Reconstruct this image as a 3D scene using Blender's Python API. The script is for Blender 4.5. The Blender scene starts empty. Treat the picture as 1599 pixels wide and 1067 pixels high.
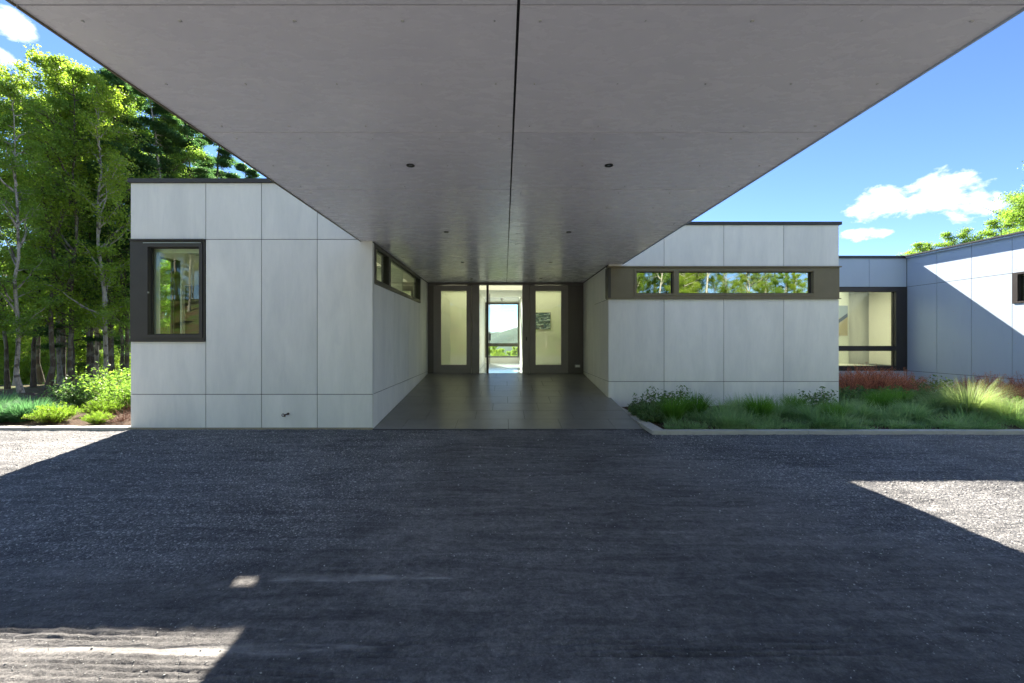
import bpy, math, random
import numpy as np
from mathutils import Vector

random.seed(7)
rng = np.random.default_rng(11)
R = math.radians
scene = bpy.context.scene
col = scene.collection

# ---------------------------------------------------------------- camera, sky, sun, exposure
EYE = 1.754
FPX = 665.0
cam = bpy.data.cameras.new('camera')
cam.lens = FPX / 1599.0 * 36.0
cam.sensor_width = 36.0
cam.shift_x = 12.1 / 1599.0
cam.shift_y = -3.0 / 1599.0
cam.clip_start = 0.05
cam.clip_end = 12000.0
camo = bpy.data.objects.new('camera', cam)
camo.location = (0, 0, EYE)
camo.rotation_euler = (R(90), 0, 0)
col.objects.link(camo)
scene.camera = camo

SUN_VEC = Vector((-0.335, 1.17, 1.0)).normalized()
SUN_EL = math.asin(SUN_VEC.z)
SUN_AZ = math.atan2(SUN_VEC.x, SUN_VEC.y)          # clockwise from +Y

EXPOSURE = 2.55
SKY_STRENGTH = 0.056
scene.view_settings.view_transform = 'Standard'
scene.view_settings.look = 'None'
scene.view_settings.gamma = 1.0
scene.view_settings.exposure = EXPOSURE
scene.view_settings.use_curve_mapping = False

sun = bpy.data.lights.new('sun', 'SUN')
sun.energy = 5.0
sun.angle = R(0.5)
sun.color = (1.0, 0.90, 0.76)
suno = bpy.data.objects.new('sun', sun)
suno.rotation_euler = SUN_VEC.to_track_quat('Z', 'Y').to_euler()
suno.location = (0, 0, 60)
col.objects.link(suno)


class NT:
    """small node helper"""
    def __init__(self, tree):
        self.t = tree
    def n(self, kind, **kw):
        nd = self.t.nodes.new(kind)
        for k, v in kw.items():
            setattr(nd, k, v)
        return nd
    def put(self, sock, v):
        if isinstance(v, bpy.types.NodeSocket):
            self.t.links.new(v, sock)
        elif v is not None:
            sock.default_value = v
    def math(self, op, a, b=None, c=None, clamp=False):
        nd = self.n('ShaderNodeMath', operation=op, use_clamp=clamp)
        self.put(nd.inputs[0], a)
        if b is not None: self.put(nd.inputs[1], b)
        if c is not None: self.put(nd.inputs[2], c)
        return nd.outputs[0]
    def mix(self, f, a, b, mode='MIX'):
        nd = self.n('ShaderNodeMix', data_type='RGBA', blend_type=mode)
        self.put(nd.inputs[0], f)
        self.put(nd.inputs[6], a if isinstance(a, bpy.types.NodeSocket) else (*a, 1) if len(a) == 3 else a)
        self.put(nd.inputs[7], b if isinstance(b, bpy.types.NodeSocket) else (*b, 1) if len(b) == 3 else b)
        return nd.outputs[2]
    def noise(self, vec, scale, detail=4, rough=0.55, dist=0.0):
        nd = self.n('ShaderNodeTexNoise')
        if vec is not None: self.put(nd.inputs['Vector'], vec)
        nd.inputs['Scale'].default_value = scale
        nd.inputs['Detail'].default_value = detail
        nd.inputs['Roughness'].default_value = rough
        nd.inputs['Distortion'].default_value = dist
        return nd.outputs['Fac']
    def ramp(self, f, lo, hi, a=0.0, b=1.0):
        nd = self.n('ShaderNodeMapRange', clamp=True)
        self.put(nd.inputs[0], f)
        for i, v in zip((1, 2, 3, 4), (lo, hi, a, b)): nd.inputs[i].default_value = v
        return nd.outputs[0]
    def scalev(self, vec, s):
        nd = self.n('ShaderNodeMapping')
        self.put(nd.inputs['Vector'], vec)
        nd.inputs['Scale'].default_value = s
        return nd.outputs[0]


world = bpy.data.worlds.new('World')
scene.world = world
world.use_nodes = True
wt = world.node_tree
wt.nodes.clear()
W = NT(wt)
sky = W.n('ShaderNodeTexSky', sky_type='NISHITA')
sky.sun_disc = False
sky.sun_elevation = SUN_EL
sky.sun_rotation = SUN_AZ
sky.altitude = 300
sky.air_density = 0.62
sky.dust_density = 0.0
sky.ozone_density = 3.0
tc = W.n('ShaderNodeTexCoord')
sep = W.n('ShaderNodeSeparateXYZ')
wt.links.new(tc.outputs['Generated'], sep.inputs[0])
dx, dy_, dz = sep.outputs
az = W.math('ARCTAN2', dx, dy_)
hl = W.math('SQRT', W.math('ADD', W.math('MULTIPLY', dx, dx), W.math('MULTIPLY', dy_, dy_)))
el = W.math('ARCTAN2', dz, hl)
nz1 = W.noise(W.scalev(tc.outputs['Generated'], (1, 1, 1.8)), 17, 8, 0.62, 0.3)
nz2 = W.noise(W.scalev(tc.outputs['Generated'], (1, 1, 1.6)), 46, 6, 0.6, 0.2)
def uv2ang(u, v):
    x = (u - 787.4) / FPX; z = (530.5 - v) / FPX
    return math.atan2(x, 1), math.atan2(z, math.hypot(x, 1))
cloud_mask = None
# (u, v, half width px, half height px) of the clouds of the day, turned into directions
CL = [(1455, 305, 88, 28), (1385, 318, 66, 24), (1520, 318, 48, 22), (1492, 283, 42, 10),
      (1340, 367, 34, 9), (1372, 365, 22, 7),
      (22, 40, 42, 16), (5, 88, 34, 12), (110, 115, 36, 14), (-60, 60, 50, 25), (120, 190, 50, 20),
      (790, 514, 22, 6), (805, 505, 16, 8), (770, 478, 11, 4), (850, 505, 30, 10), (750, 517, 18, 5)]
CLA = [(*uv2ang(u, v), w / FPX * math.cos(uv2ang(u, v)[0]) ** 2 * 1.15, h / FPX * math.cos(uv2ang(u, v)[0]) * 1.2) for u, v, w, h in CL]
CLA += [(a_ * 0.42 + 1.35 + .12 * math.sin(a_ * 5.1), .30 + .55 * ((a_ * 0.618) % 1), .24 + .12 * ((a_ * .37) % 1), .10 + .07 * ((a_ * .73) % 1)) for a_ in range(0, 5)]  # unseen clouds round the rest of the sky, added as neutral fill
CLA += [(-a_ * 0.42 - 1.25 - .12 * math.sin(a_ * 3.7), .28 + .60 * ((a_ * 0.414 + .3) % 1), .24 + .12 * ((a_ * .57) % 1), .10 + .07 * ((a_ * .31) % 1)) for a_ in range(0, 5)]
for (a0, e0, ra, re) in CLA:
    u_ = W.math('DIVIDE', W.math('SUBTRACT', az, a0), ra)
    v_ = W.math('DIVIDE', W.math('SUBTRACT', el, e0), re)
    d2 = W.math('ADD', W.math('MULTIPLY', u_, u_), W.math('MULTIPLY', v_, v_))
    m = W.math('SUBTRACT', 1.0, d2)
    cloud_mask = m if cloud_mask is None else W.math('MAXIMUM', cloud_mask, m)
cloud_mask = W.math('MAXIMUM', cloud_mask, -1.4)
dens = W.math('ADD', W.math('MULTIPLY', cloud_mask, 1.15), W.math('ADD', W.math('MULTIPLY', W.math('SUBTRACT', nz1, 0.5), 4.4), W.math('MULTIPLY', W.math('SUBTRACT', nz2, 0.5), 2.4)))
cf = W.ramp(dens, 0.0, 1.25)
shade = W.ramp(W.math('ADD', nz2, W.math('MULTIPLY', nz1, 0.5)), 0.55, 0.95, 13.0, 17.0)
ccol = W.n('ShaderNodeCombineXYZ')
for i, k in enumerate((0.99, 1.0, 1.04)):
    wt.links.new(W.math('MULTIPLY', shade, k * 0.42), ccol.inputs[i])
hsv = W.n('ShaderNodeHueSaturation')
hsv.inputs['Saturation'].default_value = 1.08
hsv.inputs['Hue'].default_value = 0.504
hsv.inputs['Value'].default_value = 1.0
wt.links.new(sky.outputs[0], hsv.inputs['Color'])
skym = W.mix(W.math('MULTIPLY', cf, 0.92), hsv.outputs[0], ccol.outputs[0])
bg = W.n('ShaderNodeBackground')
bg.inputs[1].default_value = SKY_STRENGTH
wt.links.new(skym, bg.inputs[0])
wo = W.n('ShaderNodeOutputWorld')
wt.links.new(bg.outputs[0], wo.inputs[0])

# ---------------------------------------------------------------- helpers
WP = {}          # world position of every object we parent to
def tag(o, label=None, cat=None, group=None, kind=None):
    if label: o['label'] = label
    if cat: o['category'] = cat
    if group: o['group'] = group
    if kind: o['kind'] = kind
    return o

def empty(name, loc, parent=None, **kw):
    o = bpy.data.objects.new(name, None)
    col.objects.link(o)
    o.empty_display_size = 0.3
    loc = Vector(loc)
    if parent is not None:
        o.parent = parent
        o.location = loc - WP[parent.name]
    else:
        o.location = loc
    WP[o.name] = loc
    return tag(o, **kw)

def link_mesh(name, me, origin, mat, parent=None, smooth=False):
    o = bpy.data.objects.new(name, me)
    col.objects.link(o)
    if mat is not None and len(me.materials) == 0:
        me.materials.append(mat)
    origin = Vector(origin)
    if parent is not None:
        o.parent = parent
        o.location = origin - WP[parent.name]
    else:
        o.location = origin
    WP[o.name] = origin
    if smooth:
        me.polygons.foreach_set('use_smooth', [True] * len(me.polygons))
    return o

def fast_mesh(name, V, F, rnd=None, attr='rnd'):
    """V (n,3), F (m,k) all faces the same size"""
    me = bpy.data.meshes.new(name)
    V = np.asarray(V, dtype=np.float32); F = np.asarray(F, dtype=np.int32)
    m, k = F.shape
    me.vertices.add(len(V)); me.vertices.foreach_set('co', V.ravel())
    me.loops.add(m * k); me.loops.foreach_set('vertex_index', F.ravel())
    me.polygons.add(m)
    me.polygons.foreach_set('loop_start', np.arange(0, m * k, k, dtype=np.int32))
    me.polygons.foreach_set('loop_total', np.full(m, k, dtype=np.int32))
    me.update(calc_edges=True)
    if rnd is not None:
        a = me.attributes.new(attr, 'FLOAT', 'POINT')
        a.data.foreach_set('value', np.asarray(rnd, dtype=np.float32))
    return me

class MB:
    def __init__(self):
        self.v = []; self.f = []
    def add(self, vs, fs):
        o = len(self.v)
        self.v += [tuple(p) for p in vs]
        self.f += [tuple(i + o for i in f) for f in fs]
        return self
    def box(self, x0, x1, y0, y1, z0, z1):
        if x0 > x1: x0, x1 = x1, x0
        if y0 > y1: y0, y1 = y1, y0
        if z0 > z1: z0, z1 = z1, z0
        return self.add([(x0, y0, z0), (x1, y0, z0), (x1, y1, z0), (x0, y1, z0), (x0, y0, z1), (x1, y0, z1), (x1, y1, z1), (x0, y1, z1)],
                        [(0, 3, 2, 1), (4, 5, 6, 7), (0, 1, 5, 4), (1, 2, 6, 5), (2, 3, 7, 6), (3, 0, 4, 7)])
    def slab(self, quad_top, t):
        """four top corners (ccw from above), thickness t downward"""
        b = [(x, y, z - t) for x, y, z in quad_top]
        return self.add(list(quad_top) + b, [(0, 1, 2, 3), (7, 6, 5, 4), (0, 4, 5, 1), (1, 5, 6, 2), (2, 6, 7, 3), (3, 7, 4, 0)])
    def tube(self, p0, p1, r0, r1=None, n=10, cap=True):
        r1 = r0 if r1 is None else r1
        p0 = Vector(p0); p1 = Vector(p1)
        d = (p1 - p0).normalized()
        a = d.orthogonal().normalized(); b = d.cross(a)
        vs = []
        for p, r in ((p0, r0), (p1, r1)):
            for i in range(n):
                t = 2 * math.pi * i / n
                vs.append(p + a * math.cos(t) * r + b * math.sin(t) * r)
        fs = [(i, (i + 1) % n, n + (i + 1) % n, n + i) for i in range(n)]
        if cap:
            fs.append(tuple(range(n - 1, -1, -1))); fs.append(tuple(range(n, 2 * n)))
        return self.add(vs, fs)
    def torus(self, c, axis, Rr, r, n=16, m=8):
        c = Vector(c); d = Vector(axis).normalized(); a = d.orthogonal().normalized(); b = d.cross(a)
        vs = []; fs = []
        for i in range(n):
            t = 2 * math.pi * i / n
            e = a * math.cos(t) + b * math.sin(t)
            for j in range(m):
                s = 2 * math.pi * j / m
                vs.append(c + e * (Rr + r * math.cos(s)) + d * r * math.sin(s))
        for i in range(n):
            for j in range(m):
                fs.append((i * m + j, ((i + 1) % n) * m + j, ((i + 1) % n) * m + (j + 1) % m, i * m + (j + 1) % m))
        return self.add(vs, fs)
    def build(self, name, mat, parent=None, smooth=False, bevel=0.0):
        v = np.array([tuple(p) for p in self.v])
        org = ((v[:, 0].min() + v[:, 0].max()) / 2, (v[:, 1].min() + v[:, 1].max()) / 2, v[:, 2].min())
        me = bpy.data.meshes.new(name)
        me.from_pydata((v - np.array(org)).tolist(), [], self.f)
        me.update()
        o = link_mesh(name, me, org, mat, parent, smooth)
        if bevel > 0:
            bm = o.modifiers.new('bevel', 'BEVEL'); bm.width = bevel; bm.segments = 2; bm.limit_method = 'ANGLE'
        return o

def XU(u, Y): return (u - 787.4) * Y / FPX
def ZV(v, Y): return EYE - (v - 530.5) * Y / FPX

# ---------------------------------------------------------------- materials
def new_mat(name):
    m = bpy.data.materials.new(name)
    m.use_nodes = True
    m.node_tree.nodes.clear()
    t = NT(m.node_tree)
    out = t.n('ShaderNodeOutputMaterial')
    return m, t, out

def principled(t, out, base, rough=0.5, metal=0.0, spec=0.5, normal=None):
    p = t.n('ShaderNodeBsdfPrincipled')
    t.put(p.inputs['Base Color'], (*base, 1) if isinstance(base, tuple) and len(base) == 3 else base)
    t.put(p.inputs['Roughness'], rough)
    t.put(p.inputs['Metallic'], metal)
    t.put(p.inputs['Specular IOR Level'], spec)
    if normal is not None: t.put(p.inputs['Normal'], normal)
    t.put(out.inputs[0], p.outputs[0])
    return p

def bump(t, h, strength, dist=0.01):
    b = t.n('ShaderNodeBump')
    b.inputs['Strength'].default_value = strength
    b.inputs['Distance'].default_value = dist
    t.put(b.inputs['Height'], h)
    return b.outputs[0]

def cement_mat(name, base, streak, rough, vary=0.10, spec=0.5, stain=(0.9, 0.97, 1.05)):
    """fibre-cement board: cloudy mottling drawn out along `streak`, faint spots, per-board tone"""
    m, t, out = new_mat(name)
    g = t.n('ShaderNodeNewGeometry')
    oi = t.n('ShaderNodeObjectInfo')
    off = t.n('ShaderNodeVectorMath', operation='ADD')
    t.put(off.inputs[0], g.outputs['Position'])
    sc = t.n('ShaderNodeVectorMath', operation='SCALE')
    cmb = t.n('ShaderNodeCombineXYZ')
    for i in range(3): t.put(cmb.inputs[i], oi.outputs['Random'])
    t.put(sc.inputs[0], cmb.outputs[0]); sc.inputs['Scale'].default_value = 13.0
    t.put(off.inputs[1], sc.outputs[0])
    P = off.outputs[0]
    big = t.noise(t.scalev(P, streak), 1.25, 5, 0.6, 0.6)
    mid = t.noise(t.scalev(P, tuple(s * 1.0 for s in streak)), 9, 6, 0.65, 0.3)
    fine = t.noise(P, 180, 3, 0.6)
    f = t.math('ADD', t.math('MULTIPLY', t.math('SUBTRACT', big, 0.5), 1.5), t.math('MULTIPLY', t.math('SUBTRACT', mid, 0.5), 0.5))
    f = t.math('ADD', f, t.math('MULTIPLY', t.math('SUBTRACT', fine, 0.5), 0.35))
    f = t.math('ADD', f, t.math('MULTIPLY', t.math('SUBTRACT', oi.outputs['Random'], 0.5), 0.30))
    f = t.math('ADD', t.math('MULTIPLY', f, vary * 3.0), 0.5, clamp=True)
    lo = tuple(c * (1 - vary * 2.0) * s for c, s in zip(base, stain)); hi = tuple(min(1, c * (1 + vary * 1.4)) for c in base)
    c = t.mix(f, lo, hi)
    # water stain patches
    st = t.noise(t.scalev(P, tuple(s * 0.8 for s in streak)), 3.1, 4, 0.5, 1.0)
    c = t.mix(t.math('MULTIPLY', t.ramp(st, 0.60, 0.74), 0.22), c, tuple(b * 0.80 * s for b, s in zip(base, stain)))
    rg = t.math('ADD', rough, t.math('MULTIPLY', t.math('SUBTRACT', mid, 0.5), 0.14))
    principled(t, out, c, rg, 0, spec, bump(t, t.math('ADD', fine, t.math('MULTIPLY', mid, 2)), 0.10, 0.002))
    return m

M = {}
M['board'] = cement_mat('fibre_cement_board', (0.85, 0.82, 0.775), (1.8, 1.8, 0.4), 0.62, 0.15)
M['board_blue_shade'] = cement_mat('fibre_cement_wing_shade', (0.45, 0.53, 0.63), (1.6, 1.6, 0.35), 0.62, 0.07)  # same boards, with the wing's sky-blue shade put into the colour
M['soffit'] = cement_mat('fibre_cement_soffit', (0.84, 0.82, 0.825), (0.5, 1.1, 1), 0.27, 0.11, 0.55, (0.92, 0.95, 1.08))

def plain(name, base, rough=0.5, metal=0.0, vary=0.12, scale=6, spec=0.5, bmp=0.0, streak=(1, 1, 1)):
    m, t, out = new_mat(name)
    g = t.n('ShaderNodeNewGeometry')
    P = t.scalev(g.outputs['Position'], streak)
    n = t.noise(P, scale, 6, 0.6, 0.2)
    n2 = t.noise(P, scale * 14, 3, 0.6)
    f = t.math('ADD', t.math('MULTIPLY', n, 0.7), t.math('MULTIPLY', n2, 0.3))
    c = t.mix(t.ramp(f, 0.3, 0.7), tuple(b * (1 - vary) for b in base), tuple(min(1, b * (1 + vary)) for b in base))
    rr = t.math('ADD', rough, t.math('MULTIPLY', t.math('SUBTRACT', n2, 0.5), 0.12))
    principled(t, out, c, rr, metal, spec, bump(t, f, bmp, 0.004) if bmp else None)
    return m

M['bronze'] = plain('dark_bronze_aluminium', (0.034, 0.030, 0.030), 0.42, 0.0, 0.18, 3, 0.5)
M['bronze_olive'] = plain('bronze_band_aluminium', (0.165, 0.138, 0.088), 0.38, 0.0, 0.10, 3, 0.5)
M['door_metal'] = plain('door_wall_metal', (0.10, 0.088, 0.088), 0.33, 0.0, 0.22, 2.2, 0.55, streak=(1.5, 1.5, 0.3))
M['door_frame'] = plain('door_frame_metal', (0.22, 0.20, 0.20), 0.36, 0.0, 0.12, 3, 0.5)
M['black'] = plain('black_gap', (0.012, 0.012, 0.012), 0.8)
M['cap'] = plain('roof_cap_metal', (0.035, 0.035, 0.038), 0.45, 0.0)
M['plaster'] = plain('white_plaster', (0.84, 0.82, 0.74), 0.7, vary=0.02)
M['room'] = plain('pale_room_paint', (0.82, 0.85, 0.75), 0.7, vary=0.02)
M['trim'] = plain('white_trim', (0.78, 0.78, 0.76), 0.5, vary=0.02)
M['concrete'] = plain('kerb_concrete', (0.42, 0.41, 0.37), 0.85, vary=0.16, scale=9, bmp=0.3)
M['footing'] = plain('footing_concrete', (0.33, 0.29, 0.20), 0.9, vary=0.25, scale=12, bmp=0.4)
M['tile'] = plain('ramp_tile', (0.15, 0.15, 0.15), 0.34, vary=0.22, scale=2.3, bmp=0.05)
M['grout'] = plain('grout', (0.05, 0.05, 0.05), 0.9)
M['pale_floor'] = plain('pale_floor', (0.72, 0.70, 0.62), 0.4)
M['floor_tile'] = plain('polished_floor_tile', (0.42, 0.46, 0.50), 0.13, vary=0.12, scale=1.5)
M['brass'] = plain('weathered_brass', (0.10, 0.07, 0.055), 0.45, 0.7, vary=0.3, scale=40)
M['steel'] = plain('steel', (0.35, 0.35, 0.36), 0.3, 0.9)
M['cabinet'] = plain('dark_brown_wood', (0.07, 0.045, 0.035), 0.45, vary=0.25, scale=4, streak=(3, 3, .3))
M['gasket'] = plain('black_gasket', (0.02, 0.02, 0.02), 0.6)
M['roofing'] = plain('roof_membrane', (0.20, 0.20, 0.20), 0.9)
M['screw'] = plain('screw_head', (0.45, 0.45, 0.46), 0.4, 0.3)

def glass_mat(name, tint, refl):
    m, t, out = new_mat(name)
    gg = t.n('ShaderNodeNewGeometry')
    dp = t.n('ShaderNodeVectorMath', operation='DOT_PRODUCT')
    t.put(dp.inputs[0], gg.outputs['Incoming']); t.put(dp.inputs[1], gg.outputs['Normal'])
    gz = t.math('SUBTRACT', 1.0, t.math('ABSOLUTE', dp.outputs['Value']), clamp=True)
    fac = t.math('ADD', t.math('MULTIPLY', t.math('POWER', gz, 5.0), 1.0 - refl), refl, clamp=True)
    tr = t.n('ShaderNodeBsdfTransparent'); tr.inputs[0].default_value = (*tint, 1)
    gl = t.n('ShaderNodeBsdfGlossy'); gl.inputs['Roughness'].default_value = 0.0
    gl.inputs['Color'].default_value = (0.95, 1.0, 0.93, 1)
    g = t.n('ShaderNodeNewGeometry')
    wav = t.noise(g.outputs['Position'], 1.3, 1, 0.4)
    t.put(gl.inputs['Normal'], bump(t, wav, 0.06, 0.02))
    mx = t.n('ShaderNodeMixShader')
    t.put(mx.inputs[0], fac); t.put(mx.inputs[1], tr.outputs[0]); t.put(mx.inputs[2], gl.outputs[0])
    t.put(out.inputs[0], mx.outputs[0])
    return m
M['glass'] = glass_mat('window_glass', (0.93, 0.98, 0.90), 0.05)
M['opal'] = None
M['glass_refl'] = glass_mat('coated_window_glass', (0.55, 0.62, 0.45), 0.42)
M['glass_clear'] = glass_mat('door_glass', (0.93, 0.97, 0.95), 0.03)
M['glass_side'] = glass_mat('sidelight_glass', (0.93, 0.97, 0.85), 0.05)

m, t, out = new_mat('opal_fill_rooflight')  # diffusing pane of the added roof lights, spreads sun into the rooms
tl = t.n('ShaderNodeBsdfTranslucent'); tl.inputs[0].default_value = (0.62, 0.62, 0.52, 1)
t.put(out.inputs[0], tl.outputs[0])
M['opal'] = m
def leaf_mat(name, cols, trans=0.45, rough=0.5):
    m, t, out = new_mat(name)
    a = t.n('ShaderNodeAttribute', attribute_name='rnd')
    oi = t.n('ShaderNodeObjectInfo')
    f = t.math('ADD', t.math('MULTIPLY', a.outputs['Fac'], 0.8), t.math('MULTIPLY', oi.outputs['Random'], 0.2))
    cr = t.n('ShaderNodeValToRGB')
    el_ = cr.color_ramp.elements
    el_[0].position = 0.0; el_[0].color = (*cols[0], 1)
    el_[1].position = 1.0; el_[1].color = (*cols[-1], 1)
    for i, c in enumerate(cols[1:-1]):
        e = el_.new((i + 1) / (len(cols) - 1)); e.color = (*c, 1)
    t.put(cr.inputs[0], f)
    p = t.n('ShaderNodeBsdfPrincipled')
    t.put(p.inputs['Base Color'], cr.outputs[0]); p.inputs['Roughness'].default_value = rough
    p.inputs['Specular IOR Level'].default_value = 0.35
    tl = t.n('ShaderNodeBsdfTranslucent')
    tcol = t.mix(0.5, cr.outputs[0], t.mix(1.0, cr.outputs[0], (1.5, 1.9, 0.85), 'MULTIPLY'))
    t.put(tl.inputs[0], tcol)
    mx = t.n('ShaderNodeMixShader'); mx.inputs[0].default_value = trans
    t.put(mx.inputs[1], p.outputs[0]); t.put(mx.inputs[2], tl.outputs[0])
    t.put(out.inputs[0], mx.outputs[0])
    return m
M['leaf'] = leaf_mat('broad_leaves', [(0.09, 0.17, 0.04), (0.18, 0.28, 0.055), (0.28, 0.37, 0.07)], 0.62)
M['leaf_yellow'] = leaf_mat('sunny_leaves', [(0.12, 0.20, 0.03), (0.22, 0.31, 0.04), (0.33, 0.38, 0.06)], 0.6)  # lit copy of the broadleaf green, sunlit yellow put into the colour
M['needle'] = leaf_mat('pine_needles', [(0.05, 0.105, 0.055), (0.08, 0.165, 0.075), (0.13, 0.22, 0.08)], 0.55)
M['shrub_lime'] = leaf_mat('lime_shrub_leaves', [(0.12, 0.22, 0.025), (0.22, 0.34, 0.04), (0.34, 0.44, 0.06)], 0.6)
M['shrub_green'] = leaf_mat('shrub_leaves', [(0.06, 0.13, 0.05), (0.12, 0.21, 0.08), (0.18, 0.27, 0.11)], 0.4)
M['grass'] = leaf_mat('grass_blades', [(0.10, 0.20, 0.08), (0.22, 0.35, 0.16), (0.40, 0.52, 0.28)], 0.45)
M['grass_dark'] = leaf_mat('dark_grass_blades', [(0.04, 0.12, 0.02), (0.09, 0.22, 0.03), (0.17, 0.34, 0.05)], 0.4)
M['grass_pale'] = leaf_mat('pale_grass_blades', [(0.16, 0.24, 0.08), (0.26, 0.33, 0.14), (0.40, 0.42, 0.24)], 0.5)
M['fern'] = leaf_mat('fern_fronds', [(0.05, 0.14, 0.07), (0.09, 0.21, 0.11), (0.14, 0.28, 0.15)], 0.4)
M['red'] = leaf_mat('rusty_red_plumes', [(0.30, 0.09, 0.065), (0.48, 0.16, 0.12), (0.62, 0.28, 0.19)], 0.35)
M['twig'] = plain('red_brown_twigs', (0.16, 0.07, 0.045), 0.8)

def bark_mat(name, a, b, patch=None):
    m, t, out = new_mat(name)
    tc_ = t.n('ShaderNodeTexCoord')
    n = t.noise(t.scalev(tc_.outputs['Object'], (6, 6, 1.2)), 3, 7, 0.7, 0.8)
    c = t.mix(t.ramp(n, 0.35, 0.65), a, b)
    if patch:
        n2 = t.noise(tc_.outputs['Object'], 2.2, 4, 0.5, 0.5)
        c = t.mix(t.ramp(n2, 0.53, 0.60), c, patch)
    principled(t, out, c, 0.9, 0, 0.2, bump(t, n, 0.8, 0.03))
    return m
M['bark'] = bark_mat('dark_bark', (0.055, 0.045, 0.036), (0.13, 0.11, 0.09), (0.17, 0.17, 0.14))
M['bark_pale'] = bark_mat('pale_bark', (0.20, 0.19, 0.17), (0.40, 0.38, 0.35), (0.10, 0.09, 0.08))

# ---------------------------------------------------------------- noise for relief
def vnoise(X, Y, cell, seed, aniso=(1, 1)):
    r = np.random.default_rng(seed)
    g = r.random((256, 256))
    x = X / (cell * aniso[0]); y = Y / (cell * aniso[1])
    xi = np.floor(x).astype(int); yi = np.floor(y).astype(int)
    fx = x - xi; fy = y - yi
    fx = fx * fx * (3 - 2 * fx); fy = fy * fy * (3 - 2 * fy)
    a = g[xi % 256, yi % 256]; b = g[(xi + 1) % 256, yi % 256]; c = g[xi % 256, (yi + 1) % 256]; d = g[(xi + 1) % 256, (yi + 1) % 256]
    return (a * (1 - fx) + b * fx) * (1 - fy) + (c * (1 - fx) + d * fx) * fy - 0.5
def sstep(a, b, x):
    t = np.clip((x - a) / (b - a), 0, 1); return t * t * (3 - 2 * t)

# ---------------------------------------------------------------- terrain
def ground_h(X, Y):
    X = np.asarray(X, float); Y = np.asarray(Y, float)
    h = np.full(np.broadcast(X, Y).shape, -0.06)
    h = h - 0.05 * np.clip(Y - 21.5, 0, 8) - 0.17 * np.clip(Y - 29, 0, 330) - 0.02 * np.clip(Y - 360, 0, 500)
    # bank behind the driveway
    h = h + 0.46 * np.clip(-Y - 19.5, 0, 14) + 0.1 * np.clip(-Y - 33, 0, 12) + 0.05 * np.clip(-Y - 45, 0, 300)
    h = h + 0.02 * np.clip(-X - 14, 0, 60) * (Y > -9) * 0 - 0.05 * np.clip(-X - 14, 0, 120) * sstep(4, 14, Y)
    # far hills
    r1 = 150 * np.exp(-((X + 900) / 900) ** 2) * np.exp(-((Y - 3300) / 700) ** 2)
    r2 = 215 * np.exp(-((X - 400) / 450) ** 2) * np.exp(-((Y - 2500) / 600) ** 2)
    r3 = 118 * np.exp(-((Y - 4300) / 900) ** 2)
    r4 = 40 * np.exp(-((X - 350) / 300) ** 2) * np.exp(-((Y - 1500) / 260) ** 2)
    far = (r1 + r2 + r3 + r4) * 1.0
    far = far + sstep(500, 1500, Y) * (26 * vnoise(X, Y, 420, 5) + 13 * vnoise(X, Y, 170, 6) + 7 * vnoise(X, Y, 70, 8) + 5 * vnoise(X, Y, 28, 9))
    return h + far + 0.25 * vnoise(X, Y, 7, 3) * sstep(9, 16, np.hypot(X - 3, Y - 11) - 9)

ax = np.concatenate([-np.geomspace(30, 5000, 60)[::-1], np.linspace(-29, 29, 59), np.geomspace(30, 5000, 60)])
ay = np.concatenate([-np.geomspace(26, 3000, 40)[::-1], np.linspace(-25, 60, 86), np.geomspace(61, 7000, 230)])
GX, GY = np.meshgrid(ax, ay, indexing='ij')
GZ = ground_h(GX, GY)
def grid_faces(nx, ny):
    i, j = np.meshgrid(np.arange(nx - 1), np.arange(ny - 1), indexing='ij')
    a = (i * ny + j).ravel()
    return np.stack([a, a + ny, a + ny + 1, a + 1], 1)
m, t, out = new_mat('woodland_ground')
g = t.n('ShaderNodeNewGeometry')
sp = t.n('ShaderNodeSeparateXYZ'); t.put(sp.inputs[0], g.outputs['Position'])
n1 = t.noise(g.outputs['Position'], 0.9, 6, 0.65)
n2 = t.noise(g.outputs['Position'], 9, 5, 0.65)
near = t.mix(t.ramp(n2, 0.35, 0.65), (0.055, 0.035, 0.022), (0.13, 0.09, 0.05))
near = t.mix(t.ramp(n1, 0.42, 0.6), near, (0.06, 0.10, 0.025))
v1 = t.n('ShaderNodeTexVoronoi'); t.put(v1.inputs['Vector'], g.outputs['Position']); v1.inputs['Scale'].default_value = 0.09
nf = t.noise(g.outputs['Position'], 0.006, 5, 0.6)
far = t.mix(v1.outputs['Distance'], (0.035, 0.075, 0.062), (0.012, 0.032, 0.032))  # blue-green woods, distance haze put into the colour
far = t.mix(t.ramp(nf, 0.52, 0.62), far, (0.022, 0.048, 0.045))
far = t.mix(t.ramp(nf, 0.30, 0.22), far, (0.20, 0.24, 0.08))
c = t.mix(t.ramp(sp.outputs[1], 120, 320), near, far)
principled(t, out, c, 0.95, 0, 0.15, bump(t, n2, 0.5, 0.05))
M['terrain'] = m
g_o = link_mesh('ground', fast_mesh('ground', np.stack([GX.ravel(), GY.ravel(), GZ.ravel()], 1), grid_faces(len(ax), len(ay))), (0, 0, 0), M['terrain'], smooth=True)
tag(g_o, kind='structure')

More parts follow.
